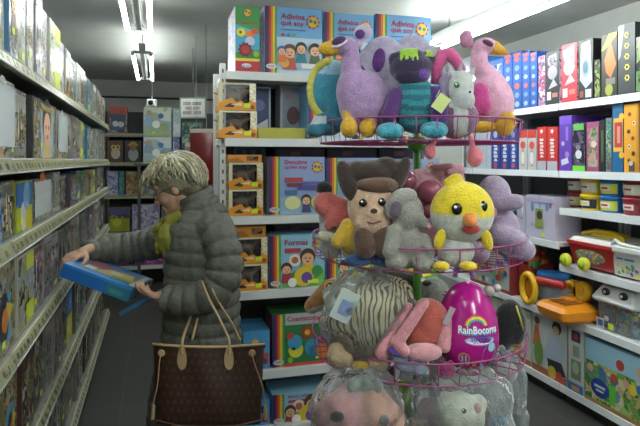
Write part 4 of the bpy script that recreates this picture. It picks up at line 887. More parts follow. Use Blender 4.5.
def gard(fc):
    f = fc['front']; f.rect(0, 0, 1, 1, PR(['#6f9a4c', '#9ab86a', '#b8a478', '#5c8a9c', '#c8c4a0', '#4c7a3c'], 24, 4)); f.rect(0, .66, 1, 1, M('#8fb8cc'))
    f.disc(.45, .78, .05, M('#b8443c')); f.disc(.7, .8, .06, M('#c8a07c')); f.disc(.2, .28, .12, M('#1f3f8c'), .09); f.rect(.13, .28, .27, .32, M('#c8ccd8')); f.rect(.15, .22, .25, .25, M('#c8ccd8')); f.rect(.32, .12, .4, .42, M('#5ab83a')); f.disc(.6, .5, .05, M('#d8c83a')); f.disc(.85, .35, .06, M('#b86a4c')); f.rect(0, 0, 1, .07, M('#9a7a4c'))
    for k in range(6): f.disc(.08+.15*k, .55, .04, M(['#c89a7c', '#3a6aa8', '#c8503c'][k % 3]))
    s_ = fc['left']; s_.rect(0, 0, 1, 1, PR(['#8fb8cc', '#6f9a4c', '#b0c8d0'], 20, 3))
go = rb('playset_box', 584.5, 672, 353, .10, M('#8fb8cc'), 'large pale blue and green garden playset box, lowest right shelf', gard, .34, X=2.43)
gh = max(v.co.z for v in go.data.vertices)+.101
def fruit(u, X, c, lab, nm, col2='#3f7a3a'):
    y = ry(u, X); t = empty(nm, (X, y, gh+.001), -pi/2, lab, 'toy')
    b = MB(); m = M(c, 'plastic', .25)
    for k in range(6):
        a = k*pi/3; b.ell((.026*cos(a), .026*sin(a), .034), (.034, .034, .033), m, seg=14, ring=9)
    link('fruit', remesh(b, .005, smooth=3, mats=[m]), t)
    b = MB(); b.cap((0, 0, .055), (.004, 0, .08), .005, .004, M(col2, 'plastic'))
    for k in range(5): a = k*2*pi/5; b.add([(0, 0, .068), (.012*cos(a-.5), .012*sin(a-.5), .071), (.032*cos(a), .032*sin(a), .068), (.012*cos(a+.5), .012*sin(a+.5), .071)], [(0, 1, 2, 3)], M(col2, 'plastic'))
    b.build('stalk', t)
fruit(609, 2.52, '#b8282c', 'red plastic toy tomato on the garden playset box', 'toy_tomato')
fruit(630, 2.52, '#3f9a3c', 'green plastic toy pepper on the garden playset box', 'toy_pepper')
fruit(652, 2.52, '#d8c02c', 'yellow plastic toy pepper on the garden playset box', 'toy_pepper')
carton('toy_box', (2.5, ry(593.5, 2.5), gh+.001), -pi/2, .13, .12, .085, M('#7aa4b8'), 'small blue box with red corner on the playset box', 'box', None, lambda fc: [fc['front'].rect(0, 0, 1, 1, PR(['#3a5a98', '#8cb0c4', '#b8603c', '#2c3a5c'], 30, 6))])
# far right top: stuff at far right bay
for i, (a, c, v, k) in enumerate([(455, 470, 62, '#8aa0b8'), (471, 486, 58, '#3f6fb0'), (487, 503, 60, '#2c5ca4')]):
    rb('toy_box', a, c, v, 1.85, M(k), ['pale steel blue box, farthest on right top shelf', 'mid blue box seen behind the flamingo plush', 'deep blue box just right of the flamingo plush neck'][i], lambda fc, k=k: fc['front'].rect(.1, .1, .9, .9, PR([k, '#c0c8d4', k, '#204880'], 20, 3)))
# ------------------------------------------------------------------ spinner rack with plush toys
SPC = W(417, 160, 1.82); SPC.z = 0
def ring(b, r, z, wr, m, n=48): b.tube([(r*cos(2*pi*k/n), r*sin(2*pi*k/n), z) for k in range(n)], wr, m, 6, closed=True)
t = empty('spinner_rack', SPC, -YAW, 'round wire display rack with green pole, full of plush toys', 'display rack')
grn = M('#4f9a3a', 'paint', .35); wire = M('#8a3468', 'plastic', .35)
b = MB(); b.lathe([(.0125, .03), (.0125, 1.72), (.001, 1.725)], grn, seg=16, smooth=True); b.build('pole', t)
b = MB(); b.lathe([(.001, 0), (.26, 0), (.26, .012), (.05, .03), (.03, .05), (.001, .05)], grn, seg=32); b.build('base', t)
BASK = [(.318, 1.553, 1.616), (.335, 1.205, 1.266), (.335, .905, .967), (.31, .50, .60)]
for r, z0, z1 in BASK:
    b = MB(); ring(b, r, z1, .0024, wire); ring(b, r-.01, z0, .0024, wire); ring(b, r*.5, z0, .002, wire); ring(b, .03, z0, .003, wire, 16)
    for k in range(36):
        a = 2*pi*k/36; b.tube([(.03*cos(a), .03*sin(a), z0), ((r-.01)*cos(a), (r-.01)*sin(a), z0), (r*cos(a), r*sin(a), z1)], .0017, wire, 5)
    b.lathe([(.014, z0-.02), (.03, z0-.02), (.03, z0+.02), (.014, z0+.02)], grn, seg=16)
    b.build('wire_basket', t)

class Fig:
    def __init__(s, name, label, u0, vb, D, cat='plush toy', group=None):
        s.u0 = u0; s.vb = vb; s.D = D; s.s = D/F
        s.root = empty(name, W(u0, vb, D), -YAW, label, cat, group); s.new()
    def new(s): s.b = MB(); return s
    def P(s, u, v, dd=0):
        Dp = s.D+dd*s.s
        return Vector(((u-320)*Dp/F-(s.u0-320)*s.D/F, dd*s.s, (HV-v)*Dp/F-(HV-s.vb)*s.D/F))
    def inv(s, p):
        Dp = s.D+p.y; return ((p.x+(s.u0-320)*s.D/F)*F/Dp+320, HV-(p.z+(HV-s.vb)*s.D/F)*F/Dp, p.y/s.s)
    def e(s, u, v, dd, ru, rv, rd, tilt=0, ex=1.0, m=None, seg=22, ring=14):
        R = Matrix.Rotation(radians(tilt), 3, 'Y') if tilt else None
        s.b.ell(s.P(u, v, dd), (ru*s.s, rd*s.s, rv*s.s), m or M('#888888', 'plush'), R, seg, ring, ex); return s
    def c(s, p, q, r1, r2=None, m=None):
        s.b.cap(s.P(*p), s.P(*q), r1*s.s, (r2 or r1)*s.s, m or M('#888888', 'plush')); return s
    def tb(s, pts, r, m, **k):
        rr_ = [x*s.s for x in r] if isinstance(r, (list, tuple)) else r*s.s
        s.b.tube([s.P(*p) for p in pts], rr_, m, **k); return s
    def skin(s, part, mats, fn=None, vox=.0045, smooth=5):
        f = (lambda p: fn(*s.inv(p))) if fn else None
        me = remesh(s.b, vox, f, mats if isinstance(mats, list) else [mats], smooth)
        o = link(part, me, s.root); s.new(); return o
    def raw(s, part):
        o = s.b.build(part, s.root); s.new(); return o
    def eye(s, u, v, dd, r, m='#141416', hl=True, part='eye', rv=None):
        s.e(u, v, dd, r, rv or r, r*.7, m=M(m, 'shiny'), seg=14, ring=10)
        if hl: s.e(u-r*.3, v-r*.35, dd-r*.62, r*.28, r*.28, r*.15, m=M('#e8e8e8', 'shiny'), seg=8, ring=6)
        return s.raw(part)
PL = lambda c: M(c, 'plush')
FCAT = 'plush toy'
def standz(z, D): return HV+(EYE-z)*F/D
# --- top basket
f = Fig('plush_ostrich', 'lilac long necked bird plush with yellow beak, upper basket left', 362, standz(1.556, 1.62), 1.62)
f.e(364, 102, 2, 26, 32, 22).e(353, 92, 0, 17, 26, 17).c((351, 88, 0), (351, 56, 0), 12, 9).e(343, 46, 0, 15, 9.5, 11).c((352, 60, 0), (350, 46, 0), 9, 8)
f.skin('body', PL('#9c80aa'))
f.c((336, 47, -1), (322, 49, -2), 9, 4.5, M('#d2a428', 'plush')).e(328, 49, -2, 10, 7.5, 8, m=PL('#d2a428')); f.skin('beak', PL('#d2a428'))
f.e(339, 41, -10, 7.5, 4.5, 3, tilt=-20, m=PL('#3d2553')); f.raw('eye_patch')
f.tb([(332, 47, -9), (338, 46.5, -11), (347, 40.5, -10)], 1.5, PL('#c9bfcf')); f.raw('eyelid')
f.e(363, 33, 2, 10, 9, 5, tilt=-30).c((362, 40, 2), (358, 46, 2), 4); f.skin('ear', PL('#b8a8c6'))
f.e(360, 34, -3.6, 5, 4.6, 1.5, tilt=-30, m=PL('#4a2a6c')); f.raw('ear_inside')
for u in (349, 368): f.e(u, 128, -14, 9, 10, 9).c((u, 122, -10), (u-1, 112, -6), 6); f.skin('foot', PL('#c99a26'))
# lilac spotted wings
f.e(382, 66, 24, 25, 32, 6, tilt=8).e(366, 76, 24, 12, 24, 6).e(414, 58, 26, 22, 25, 6, tilt=-10).e(398, 84, 24, 24, 22, 6); f.skin('wing', PL('#aaa2bc'))
f.e(379, 60, 17.5, 6.5, 12.5, 1.6, tilt=10, m=PL('#5b2b75')); f.e(361.5, 73, 17.5, 5, 8.5, 1.6, tilt=-25, m=PL('#4c2a68')); f.raw('wing_spots')
f = Fig('plush_dinosaur', 'teal plush dinosaur with yellow edged frill, upper basket far left', 330, standz(1.556, 1.72), 1.72)
f.e(332, 88, 6, 23, 29, 10, tilt=14).e(338, 108, 6, 14, 22, 10); f.skin('frill', [PL('#3c87a0'), PL('#8fb4c8')], lambda u, v, d: 1 if v < 74 and u < 342 else 0)
for k in range(13):
    a = radians(100+k*13); f.e(331+21*cos(a), 90-29*sin(a), 2, 4, 4.5, 4, m=PL('#c9bf52'))
f.skin('frill_edge', PL('#c4bb55'))
f.e(328, 124, 0, 17, 12, 12).c((334, 124, 2), (338, 100, 4), 10).e(316, 130, -4, 10, 8, 9); f.skin('body', [PL('#2a6f86'), PL('#a9b2b8')], lambda u, v, d: 1 if (u < 326 and 116 < v < 124 and d < 0) else 0)
f = Fig('plush_dragon', 'dark purple and teal plush dragon with lime head patch, upper basket', 412, standz(1.556, 1.60), 1.60)
f.e(411, 68, 0, 22, 16, 17).e(395, 60, 0, 7, 8, 6).e(428, 58, 0, 7, 8, 6).e(410, 57, 0, 16, 9, 12).e(412, 76, -8, 18, 9, 10)
f.skin('head', [PL('#2c1f42'), PL('#8fb82e'), PL('#5b2e86')], lambda u, v, d: 1 if (v < 58+2.5*sin(u*1.1) and 400 < u < 418 and d < 2) or (u > 426 and v < 56) else (2 if ((u-424)**2+(v-74)**2 < 30) else 0))
f.e(415, 106, 2, 24, 28, 18).e(414, 90, 0, 18, 14, 14); f.skin('body', [PL('#2a8390'), PL('#1f6070')], lambda u, v, d: int(v/5) % 2)
f.c((396, 96, -4), (388, 118, -14), 9, 8); f.skin('arm', PL('#4a1f66'))
f.c((436, 94, -4), (440, 118, -14), 9, 9); f.skin('arm', PL('#4b2c78'))
for u, v in ((390, 131), (434, 130)):
    f.e(u, v, -20, 14, 8.5, 11)
    for k in (-1, 0, 1): f.e(u+k*7, v+2, -30, 4.5, 5.5, 5)
    f.skin('foot', PL('#2f8ba0'))
f = Fig('plush_unicorn', 'white and mauve plush unicorn with green eye in the upper basket', 458, standz(1.556, 1.58), 1.58)
f.e(460, 88, -2, 14, 16, 12).e(464, 100, -8, 11, 11, 10).e(457, 118, 2, 22, 20, 16).c((449, 72, 0), (447, 64, 0), 3.5, 2).e(460, 80, -2, 11, 10, 10).c((470, 76, 0), (474, 68, 0), 3.5, 2)
f.skin('body', [PL('#b5b8b8'), PL('#7e5a78'), PL('#8d8aa0')], lambda u, v, d: 0 if (v < 108 and u > 449) or (454 < u < 468) else (1 if v > 96 else 2))
f.eye(457, 85, -13, 3, '#3f6a3a')
f.eye(470, 92, -17, 1.3, '#2a2a2c', False, 'nostril')
f.c((459, 74, -4), (462, 62, -5), 3, 1, M('#9c9aa4', 'plush')); f.raw('horn')
for k in range(7): f.c((447-k*.8, 76+5*k, -4+k), (441+2*sin(k), 82+6*k, -2), 4.5, 3.5)
f.skin('mane', PL('#8a7f9a'))
f.tb([(436, 84, 8), (437, 68, 8), (443, 54, 8), (450, 54, 8), (457, 62, 8), (462, 72, 8)], [5, 6, 7, 7, 6, 5], PL('#c8558c')); f.raw('ribbon_loop')
f.b.box(f.P(441, 103, -20), (.034, .002, .045), M('#b9c77c'), R=Matrix.Rotation(radians(35), 3, 'Y')); f.b.tube([f.P(436, 97, -20), f.P(440, 90, -12)], .0008, M('#d0d0d0'), 5); f.raw('price_tag')
f = Fig('plush_flamingo', 'pink plush flamingo with yellow beak at the upper basket right', 492, standz(1.556, 1.72), 1.72)
f.e(494, 104, 2, 20, 28, 18).c((494, 84, 2), (479, 66, 0), 12, 9).c((479, 66, 0), (479, 50, 0), 9, 8).e(485, 46, 0, 12, 8.5, 9.5).e(488, 92, 0, 17, 18, 16); f.skin('body', PL('#dba6c2'))
f.c((494, 48, 0), (506, 53, -1), 7.5, 3, PL('#dba531')); f.skin('beak', PL('#dba531'))
f.e(488, 43, -8.5, 6, 3, 2.5, tilt=25, m=PL('#5c2a52')); f.raw('eye_patch')
f.e(466, 39, 0, 7, 9.5, 7).c((470, 44, 0), (476, 48, 0), 2.5); f.skin('pompom', PL('#c486a8'))
f.e(478, 99, -15, 11, 17, 6, tilt=15).e(484, 106, -15, 8, 9, 5); f.skin('wing', PL('#c2468c'))
f.e(481, 127, -18, 16, 6, 8).e(506, 124, -24, 9, 13, 9, tilt=15); f.skin('foot', PL('#cf9c22'))
f = Fig('long_legged_plush', 'pink plush whose long legs dangle below the upper basket', 455, standz(1.556, 1.56), 1.56)
f.e(455, 130, 30, 14, 10, 10); f.skin('body', PL('#c46a78'))
for u, v, r in ((475, 157, 8.5), (430, 152, 6.5)): 
    f.tb([(u-6 if u > 440 else u+8, 132, 26), (u-4 if u > 440 else u+5, 138, 2), (u-2 if u > 440 else u+2, v-5, 0)], 3.2, PL('#c9707c')); f.e(u, v, 0, r, r*1.25, r); f.skin('leg', PL('#c9707c'))
# --- middle basket
f = Fig('plush_toucan', 'plush bird with large coral beak and black cap, middle basket', 332, standz(1.208, 1.66), 1.66)
f.c((326, 204, 0), (346, 214, 0), 13, 14).c((334, 216, -4), (330, 224, -4), 9, 6).e(344, 218, -2, 13, 12, 12); f.skin('beak', PL('#b95c58'))
f.e(324, 198, 6, 9, 10, 10).e(331, 240, 8, 13, 20, 12).c((328, 210, 10), (330, 240, 8), 10); f.skin('head', PL('#b0aeac'))
f.eye(322, 199, -5, 3.2)
f.e(324, 188, 4, 9, 7, 8); f.skin('cap', PL('#1b1c1f'))
f.c((322, 236, -8), (340, 240, -10), 5, 6); f.skin('claw', PL('#b3aa96'))
f = Fig('plush_puppy', 'cream faced plush puppy with broad dark brown ears, middle basket', 372, standz(1.208, 1.58), 1.58)
f.e(372, 207, 0, 25, 28, 20).e(372, 222, -6, 19, 14, 16).e(374, 214, -17, 9, 7, 7); f.skin('head', PL('#bf9f86'))
f.e(347, 181, -6, 9, 22, 8, tilt=-18).e(399, 177, -4, 8, 22, 8, tilt=24).e(372, 172, 2, 26, 12, 18).e(356, 172, 0, 14, 11, 12, tilt=-25).e(388, 168, 0, 14, 11, 12, tilt=25); f.skin('ear', PL('#32261f'))
f.e(377, 185, -6, 22, 9, 17); f.skin('fringe', PL('#5c3f2c'))
f.eye(363, 203, -19.5, 4); f.eye(382, 202, -19.5, 4)
f.e(374, 211, -23.5, 3.5, 2.6, 2, m=M('#2a2020', 'plush')); f.raw('nose')
f.tb([(367, 222, -22.5), (373, 223.5, -23.5), (381, 221, -22)], .7, M('#5a3630')); f.raw('mouth')
f.e(356, 240, 2, 17, 17, 13).c((348, 226, -2), (338, 242, -8), 8, 7).e(380, 244, 2, 20, 16, 13); f.skin('jumper', PL('#b08f22'))
for u in (365, 385): f.c((u-2, 236, -14), (u, 248, -17), 10, 11); f.skin('paw', PL('#4a3226'))
f.e(358, 260, -8, 14, 7, 9).e(384, 260, -8, 14, 7, 9); f.skin('trousers', PL('#27497c'))
f = Fig('plush_mouse', 'grey plush mouse with long snout in the middle basket', 407, standz(1.208, 1.55), 1.55)
f.e(407, 213, 0, 17, 20, 15).c((414, 216, -6), (428, 226, -10), 9, 4).e(407, 246, 2, 21, 23, 17).c((394, 232, -10), (390, 252, -16), 8, 8).c((424, 240, -8), (430, 252, -14), 7, 6).e(396, 262, -14, 11, 8, 10).e(424, 264, -14, 11, 8, 10); f.skin('body', PL('#84837c'))
f.e(403, 198, -6, 15, 10, 7, tilt=-15); f.skin('ear', PL('#8f8e88'))
f.e(394, 208, -10, 10, 12, 4, tilt=15); f.skin('ear', PL('#7e7c78')); f.e(396, 209, -14, 6, 8, 1.5, tilt=15, m=PL('#5d5260')); f.raw('ear_inside')
f.eye(418, 213, -11, 2); f.e(429, 227, -13, 2.6, 2.2, 2, m=PL('#a87a7c')); f.raw('nose')
f = Fig('plush_caterpillar', 'pale pink plush with shiny maroon balls, back of middle basket', 430, standz(1.208, 1.78), 1.78)
f.e(424, 190, 4, 27, 22, 18).e(445, 180, 4, 20, 16, 15).c((436, 172, 4), (458, 170, 0), 9, 7).e(430, 220, 8, 26, 36, 14); f.skin('body', PL('#c08e98'))
for u, v, r, d in ((407, 181, 9.5, -16), (430, 192, 12, -20), (427, 211, 7, -20)): f.e(u, v, d, r, r, r, m=M('#8c4a60', 'shiny')); f.raw('shiny_ball')
f.c((436, 168, -10), (450, 166, -12), 3, 3, PL('#a8707c')).c((448, 172, -12), (460, 176, -10), 3, 2, PL('#a8707c')); f.raw('fold')
f = Fig('plush_chick', 'round yellow and white plush chick, front of the middle basket', 462, standz(1.208, 1.53), 1.53)
def yw(u, v, d): return 1 if v > 216-.004*(u-462)**2+ (4 if u > 480 else 0) else 0
f.e(462, 212, 0, 32, 31, 25).e(455, 178.5, 0, 8, 5, 5, tilt=-10).e(452, 182, 0, 9, 5, 6); f.skin('head', [PL('#d3bd22'), PL('#b9bcb2')], yw, vox=.004)
f.e(455, 250, 2, 20, 17, 15); f.skin('tummy', PL('#b4b8b4'))
f.eye(457, 209, -23, 5.2, rv=6); f.eye(483, 206.5, -19, 4.6, rv=5.6)
f.c((470, 220, -24), (471, 223, -34), 8, 3.5, PL('#cf7a25')); f.skin('beak', PL('#cf7a25'))
f.e(471, 229, -22, 9, 4.5, 4, m=PL('#a8302c')); f.raw('mouth')
for u, a in ((440, 15), (487, -15)): f.e(u, 240, -12, 6, 12, 4, tilt=a); f.skin('wing', PL('#cfb51e'))
for u in (441, 468): f.e(u, 266, -16, 9, 5, 9); f.skin('foot', PL('#cdb01f'))
f = Fig('plush_elephant', 'lilac plush elephant behind the yellow chick, middle basket right', 505, standz(1.208, 1.72), 1.72)
f.e(494, 196, 0, 17, 21, 15).c((500, 203, -8), (516, 202, -14), 9, 8).e(503, 230, 4, 17, 22, 14).c((500, 236, -10), (516, 242, -18), 12, 12).c((506, 246, -10), (524, 250, -16), 11, 11); f.skin('body', PL('#9a8aa4'))
f.e(490, 213, -14, 7, 7, 3, m=PL('#b0668a')); f.raw('ear_inside')
# --- lower basket
f = Fig('plush_lizard', 'brown and yellow lizard plush looking out of lower basket left', 330, standz(.908, 1.70), 1.70)
f.c((312, 306, 0), (330, 290, 0), 8, 11).c((330, 290, 0), (344, 292, 2), 10, 5).c((330, 298, 6), (352, 350, 14), 9, 14); f.skin('body', [PL('#8a6030'), PL('#a9a294')], lambda u, v, d: 1 if v > 306-.35*(u-318) and u < 350 and v < 325 and v > 300 else 0)
f.e(330, 287, -10, 6, 6, 3, m=PL('#c09a32')); f.raw('eye_ring'); f.eye(330, 287, -13, 4.2)
def stripes():
    m, nt, p = newmat('striped_plush'); N = nt.nodes.new; L = nt.links.new
    tc = N('ShaderNodeTexCoord'); wv = N('ShaderNodeTexWave'); wv.inputs['Scale'].default_value = 24; wv.inputs['Distortion'].default_value = 13; wv.inputs['Detail'].default_value = 2; wv.inputs['Detail Scale'].default_value = .8
    mp = N('ShaderNodeMapping'); mp.inputs['Scale'].default_value = (1, 1, .35); mp.inputs['Rotation'].default_value = (0, .35, .3)
    L(tc.outputs['Object'], mp.inputs[0]); L(mp.outputs[0], wv.inputs['Vector']); cr = N('ShaderNodeValToRGB'); e = cr.color_ramp.elements
    e[0].position = .22; e[0].color = (*lin('#38332a'), 1); e[1].position = .36; e[1].color = (*lin('#b3a883'), 1)
    L(wv.outputs['Fac'], cr.inputs[0]); L(cr.outputs[0], p.inputs['Base Color']); p.inputs['Roughness'].default_value = .9
    return m
STR = stripes()
f = Fig('plush_tiger', 'cream plush tiger with dark stripes wrapped in clear plastic', 372, standz(.908, 1.60), 1.60)
f.e(378, 316, 2, 36, 35, 24).c((350, 322, -8), (334, 322, -12), 12, 9).e(392, 300, 6, 24, 24, 18); f.skin('body', STR)
for u, v in ((341, 355), (378, 358)): f.e(u, v, -12, 14, 13, 12).e(u, v-8, -8, 12, 12, 12).e(u-4, v+4, -20, 6, 6, 5).e(u+5, v+4, -20, 6, 6, 5); f.skin('paw', PL('#a08a6c'))
f.e(360, 366, -18, 10, 6, 8); f.skin('yellow_foot', PL('#94781a'))
f.b.box(f.P(345, 306, -27), (.055, .003, .085), M('#a9b4b0'), R=Matrix.Rotation(radians(25), 3, 'Y')); f.b.box(f.P(345, 308, -28), (.03, .002, .04), M('#6f82a8'), R=Matrix.Rotation(radians(25), 3, 'Y')); f.raw('paper_tag')
BAG = clear('crinkled_plastic', alpha=.05, bump=14, rough=.1)
def bagmesh(f, u, v, dd, ru, rv, rd, seed, part='plastic_bag', m=None):
    b = MB(); b.ell((0, 0, 0), (1, 1, 1), m or BAG, seg=40, ring=28); c = f.P(u, v, dd)
    vs = []
    for p in b.v:
        n_ = noise.fractal(p*2.4+Vector((seed, 0, 0)), 1.0, 2.1, 4)
        q = p*(1+.16*n_+.1*abs(sin(5*math.atan2(p.y, p.x)+seed))*(p.z > .3))
        vs.append(Vector((q.x*ru*f.s, q.y*rd*f.s, q.z*rv*f.s))+c)
    b.v = vs; return b.build(part, f.root)
bagmesh(f, 368, 320, -2, 46, 44, 30, 3)
f = Fig('plush_donkey', 'dark grey brown plush fur toy behind the striped tiger', 388, standz(.908, 1.86), 1.86)
f.e(386, 284, 0, 30, 16, 14).e(392, 310, 4, 24, 30, 14).e(410, 284, 0, 12, 12, 10); f.skin('body', PL('#5c524c'))
f = Fig('plush_crab', 'coral red plush with pale pink arms in the lower basket', 424, standz(.908, 1.57), 1.57)
f.e(428, 325, 2, 23, 27, 18).e(420, 335, 0, 18, 20, 16); f.skin('body', PL('#a34c42'))
f.c((424, 303, -16), (397, 343, -22), 5.5, 6).c((397, 343, -22), (404, 351, -24), 7, 6); f.skin('arm', PL('#bf8088'))
f.c((408, 307, -8), (386, 342, -14), 5, 6).c((386, 342, -14), (382, 352, -14), 7, 8); f.skin('arm', PL('#bf8088'))
f.c((446, 320, -8), (444, 346, -14), 6, 7).c((440, 316, -6), (446, 322, -8), 5); f.skin('arm', PL('#bf8088'))
f.e(423, 352, -18, 19, 8.5, 10, ex=.8); f.skin('muzzle', PL('#c18a92'))
f = Fig('plush_bear', 'small blue grey plush with violet bow, front of lower basket', 406, standz(.908, 1.53), 1.53)
f.e(408, 363, 0, 15, 9, 10).e(398, 358, -2, 7, 6, 6).e(418, 369, -2, 10, 6, 8); f.skin('body', PL('#76879a'))
f.c((392, 350, -10), (400, 354, -10), 4, 2.5, PL('#4f2c8c')).c((402, 350, -10), (397, 354, -10), 3.5, 2.5, PL('#4f2c8c')); f.raw('bow')
f.eye(410, 360, -10, 1.4); 
# egg
f = Fig('surprise_egg', 'large shiny magenta egg with white lettering in lower basket', 468, standz(.908, 1.60), 1.60, cat='toy egg')
EG = M('#a01478', 'shiny', .13); b = f.b; R0 = 31*f.s; H = 90*f.s; c0 = f.P(467, standz(.908, 1.60), 0)
prof = []
for k in range(25):
    q = k/24; z = H*q; rr_ = R0*math.sqrt(max(0, 1-((q-.4)/(.4 if q < .4 else .6))**2))
    if q < .02: rr_ = R0*.45
    prof.append((rr_, z))
b.lathe(prof, EG, c0, seg=44); f.raw('shell')
def eggr(z):
    q = z/H; return R0*math.sqrt(max(0, 1-((q-.4)/(.4 if q < .4 else .6))**2))
def on_egg(pts, m, off=.0012, polys=None):
    vs = []
    for x, z in pts: r_ = eggr(z)+off; a = x/R0; vs.append(Vector((c0.x+r_*sin(a), c0.y-r_*cos(a), c0.z+z)))
    f.b.add(vs, polys or [tuple(range(len(pts)))], m)
def egg_text(s_, x0, z0, w_, m, off):
    vs, fs, asp = text_mesh(s_); h = w_/asp; on_egg([(x0+a*w_, z0+b_*h*1.25) for a, b_ in vs], m, off, fs)
zc = H*.52
for off, wx, wz, m in ((.0012, .044, .013, M('#8a7ab8')), (.0018, .04, .010, M('#c9c4d4'))): on_egg([(.015+wx*cos(2*pi*k/20), zc-.02+wz*sin(2*pi*k/20)) for k in range(20)], m, off)
egg_text('RainBocorns', -.043, zc-.006, .112, M('#3f8fc0'), .0022); egg_text('RainBocorns', -.045, zc-.002, .114, M('#e4e2ea'), .0030)
egg_text('surprise', -.012, zc-.026, .06, M('#3a5aa8'), .003)
for k, c in enumerate(['#c84a4a', '#d8a03a', '#c8c83a', '#4aa85c', '#3a8ac0']): on_egg([(.005+(.034-.003*k)*cos(pi*j/14), zc+.018+(.028-.003*k)*sin(pi*j/14)) for j in range(15)]+[(.005+(.031-.003*k)*cos(pi*j/14), zc+.018+(.025-.003*k)*sin(pi*j/14)) for j in range(14, -1, -1)], M(c), .0016)
on_egg([(-.03+.017*cos(2*pi*k/18), zc-.07+.017*sin(2*pi*k/18)) for k in range(18)], M('#c88a4c'), .0014); on_egg([(-.03+.013*cos(2*pi*k/18), zc-.07+.013*sin(2*pi*k/18)) for k in range(18)], M('#7c2c8c'), .002); egg_text('11', -.036, zc-.078, .012, M('#e8d8e8'), .0028)
on_egg([(.045+.024*cos(2*pi*k/24), zc-.065+.042*sin(2*pi*k/24)) for k in range(24)], M('#3f88a8'), .0014); on_egg([(.048+.012*cos(2*pi*k/24), zc-.04+.012*sin(2*pi*k/24)) for k in range(24)], M('#8fb4c8'), .0022)
q = random.Random(4)
for k in range(16): x = q.uniform(-.05, .09); z = q.uniform(.02, .05); r_ = q.uniform(.004, .008); on_egg([(x+r_*cos(2*pi*j/10), z+r_*sin(2*pi*j/10)) for j in range(10)], M(q.choice(['#c8c4d0', '#4a9ab0', '#c8783c', '#4a3a8c', '#9a4a6c'])), .0016+.0004*k)
f.raw('printed_label')
f.tb([(455, 277, 0), (456, 269, 0), (463, 265.5, 0), (471, 268, 0), (473, 277, 0)], [2.5, 3, 3.4, 3, 2.5], M('#9a7ab8', 'plastic')); f.raw('handle')
f.e(489, 291, -8, 5.5, 5.5, 5.5, m=M('#a09494', 'shiny')).e(497, 288, -8, 4, 4, 4, m=M('#b0a4a0', 'shiny')).e(482, 294, -6, 6, 6, 6, m=M('#8c7c80', 'shiny')); f.raw('pearl_knob')
f.b.box(f.P(449, 316, -28), (.016, .002, .05), M('#9a8c94'), R=Matrix.Rotation(radians(25), 3, 'Y')); f.raw('paper_sticker')
f = Fig('plush_penguin', 'black plush with yellow trim right of the magenta egg', 512, standz(.908, 1.78), 1.78)
f.e(510, 322, 0, 15, 23, 13).e(517, 326, -4, 9, 18, 10).e(500, 345, 2, 10, 14, 10); f.skin('body', PL('#121315'))
f.tb([(516, 306, -14), (520, 318, -15), (523, 330, -13)], 1, M('#b8b03a')); f.raw('trim_ribbon')
f = Fig('plush_seal', 'grey green plush with black eye behind the egg', 433, standz(.908, 1.98), 1.98)
f.e(434, 295, 0, 16, 18, 13).e(432, 325, 4, 15, 26, 12); f.skin('body', PL('#7d8078')); f.eye(445, 294, -10, 2.6); f.e(427, 283, -6, 5, 3, 4, m=PL('#22201f')); f.raw('tuft')
# --- bottom basket, toys in clear bags
zb = .503
f = Fig('plush_rabbit', 'pink plush rabbit with grey green hat in clear bag, bottom left', 358, standz(zb, 1.55), 1.55)
f.c((354, 392, 0), (338, 416, 0), 13, 24).c((373, 392, -4), (380, 418, -4), 11, 25).e(334, 416, 0, 20, 20, 20).e(360, 470, 4, 44, 48, 26); f.skin('body', [PL('#b57f80'), PL('#bb8a76')], lambda u, v, d: 1 if u > 362 else 0, vox=.006)
f.e(364, 383, -2, 17, 7, 13).e(353, 386, -8, 7, 7, 7).e(366, 383, -8, 6, 8, 7).e(377, 386, -8, 6, 8, 7); f.skin('hat', PL('#6c7a6c'))
f.e(337, 417, -20, 7, 5.5, 4, m=PL('#2c2c30')).e(384, 422, -24, 5, 7, 4, m=PL('#5c5a5c')); f.raw('eye_patch')
bagmesh(f, 357, 425, -2, 48, 56, 32, 7)
f = Fig('plush_frog', 'lime green plush peeking out between pink rabbit and clear bags', 402, standz(zb, 1.62), 1.62)
f.e(402, 396, 0, 10, 16, 10).e(402, 440, 2, 16, 44, 14); f.skin('body', PL('#7c9a24'))
f = Fig('plush_lamb', 'white plush lamb with black eye in a clear bag', 462, standz(zb, 1.56), 1.56)
f.e(460, 416, 0, 25, 24, 20).e(466, 460, 6, 32, 44, 20).e(444, 400, 2, 9, 9, 8).e(478, 404, 2, 9, 10, 8); f.skin('body', PL('#b4b6a4'))
f.eye(464, 411, -20, 2.4); f.e(478, 408, -13, 4, 5, 4, m=PL('#b88c8c')); f.raw('cheek')
bagmesh(f, 465, 420, -2, 48, 52, 34, 11)
f = Fig('plush_pig', 'small dusky pink plush in clear plastic beside the white lamb', 424, standz(zb, 1.58), 1.58)
f.e(428, 412, 6, 13, 15, 11).e(426, 450, 6, 17, 42, 14); f.skin('body', PL('#94706c'))
f.e(416, 428, -12, 15, 10, 10).e(416, 460, -8, 14, 30, 10); f.skin('sleeve', PL('#b8987c'))
bagmesh(f, 423, 425, 0, 26, 44, 26, 15)
f = Fig('plush_cloud', 'white plush in clear bag with blue corner, bottom basket right', 500, standz(zb, 1.74), 1.74)
f.e(505, 372, 0, 13, 11, 10).e(498, 400, 2, 16, 30, 12).e(500, 450, 4, 19, 46, 14); f.skin('body', PL('#a4a6a4'))
f.e(500, 423, -16, 9, 8, 5); f.skin('blue_patch', PL('#3a78a8'))
bagmesh(f, 500, 410, -2, 27, 58, 26, 21)
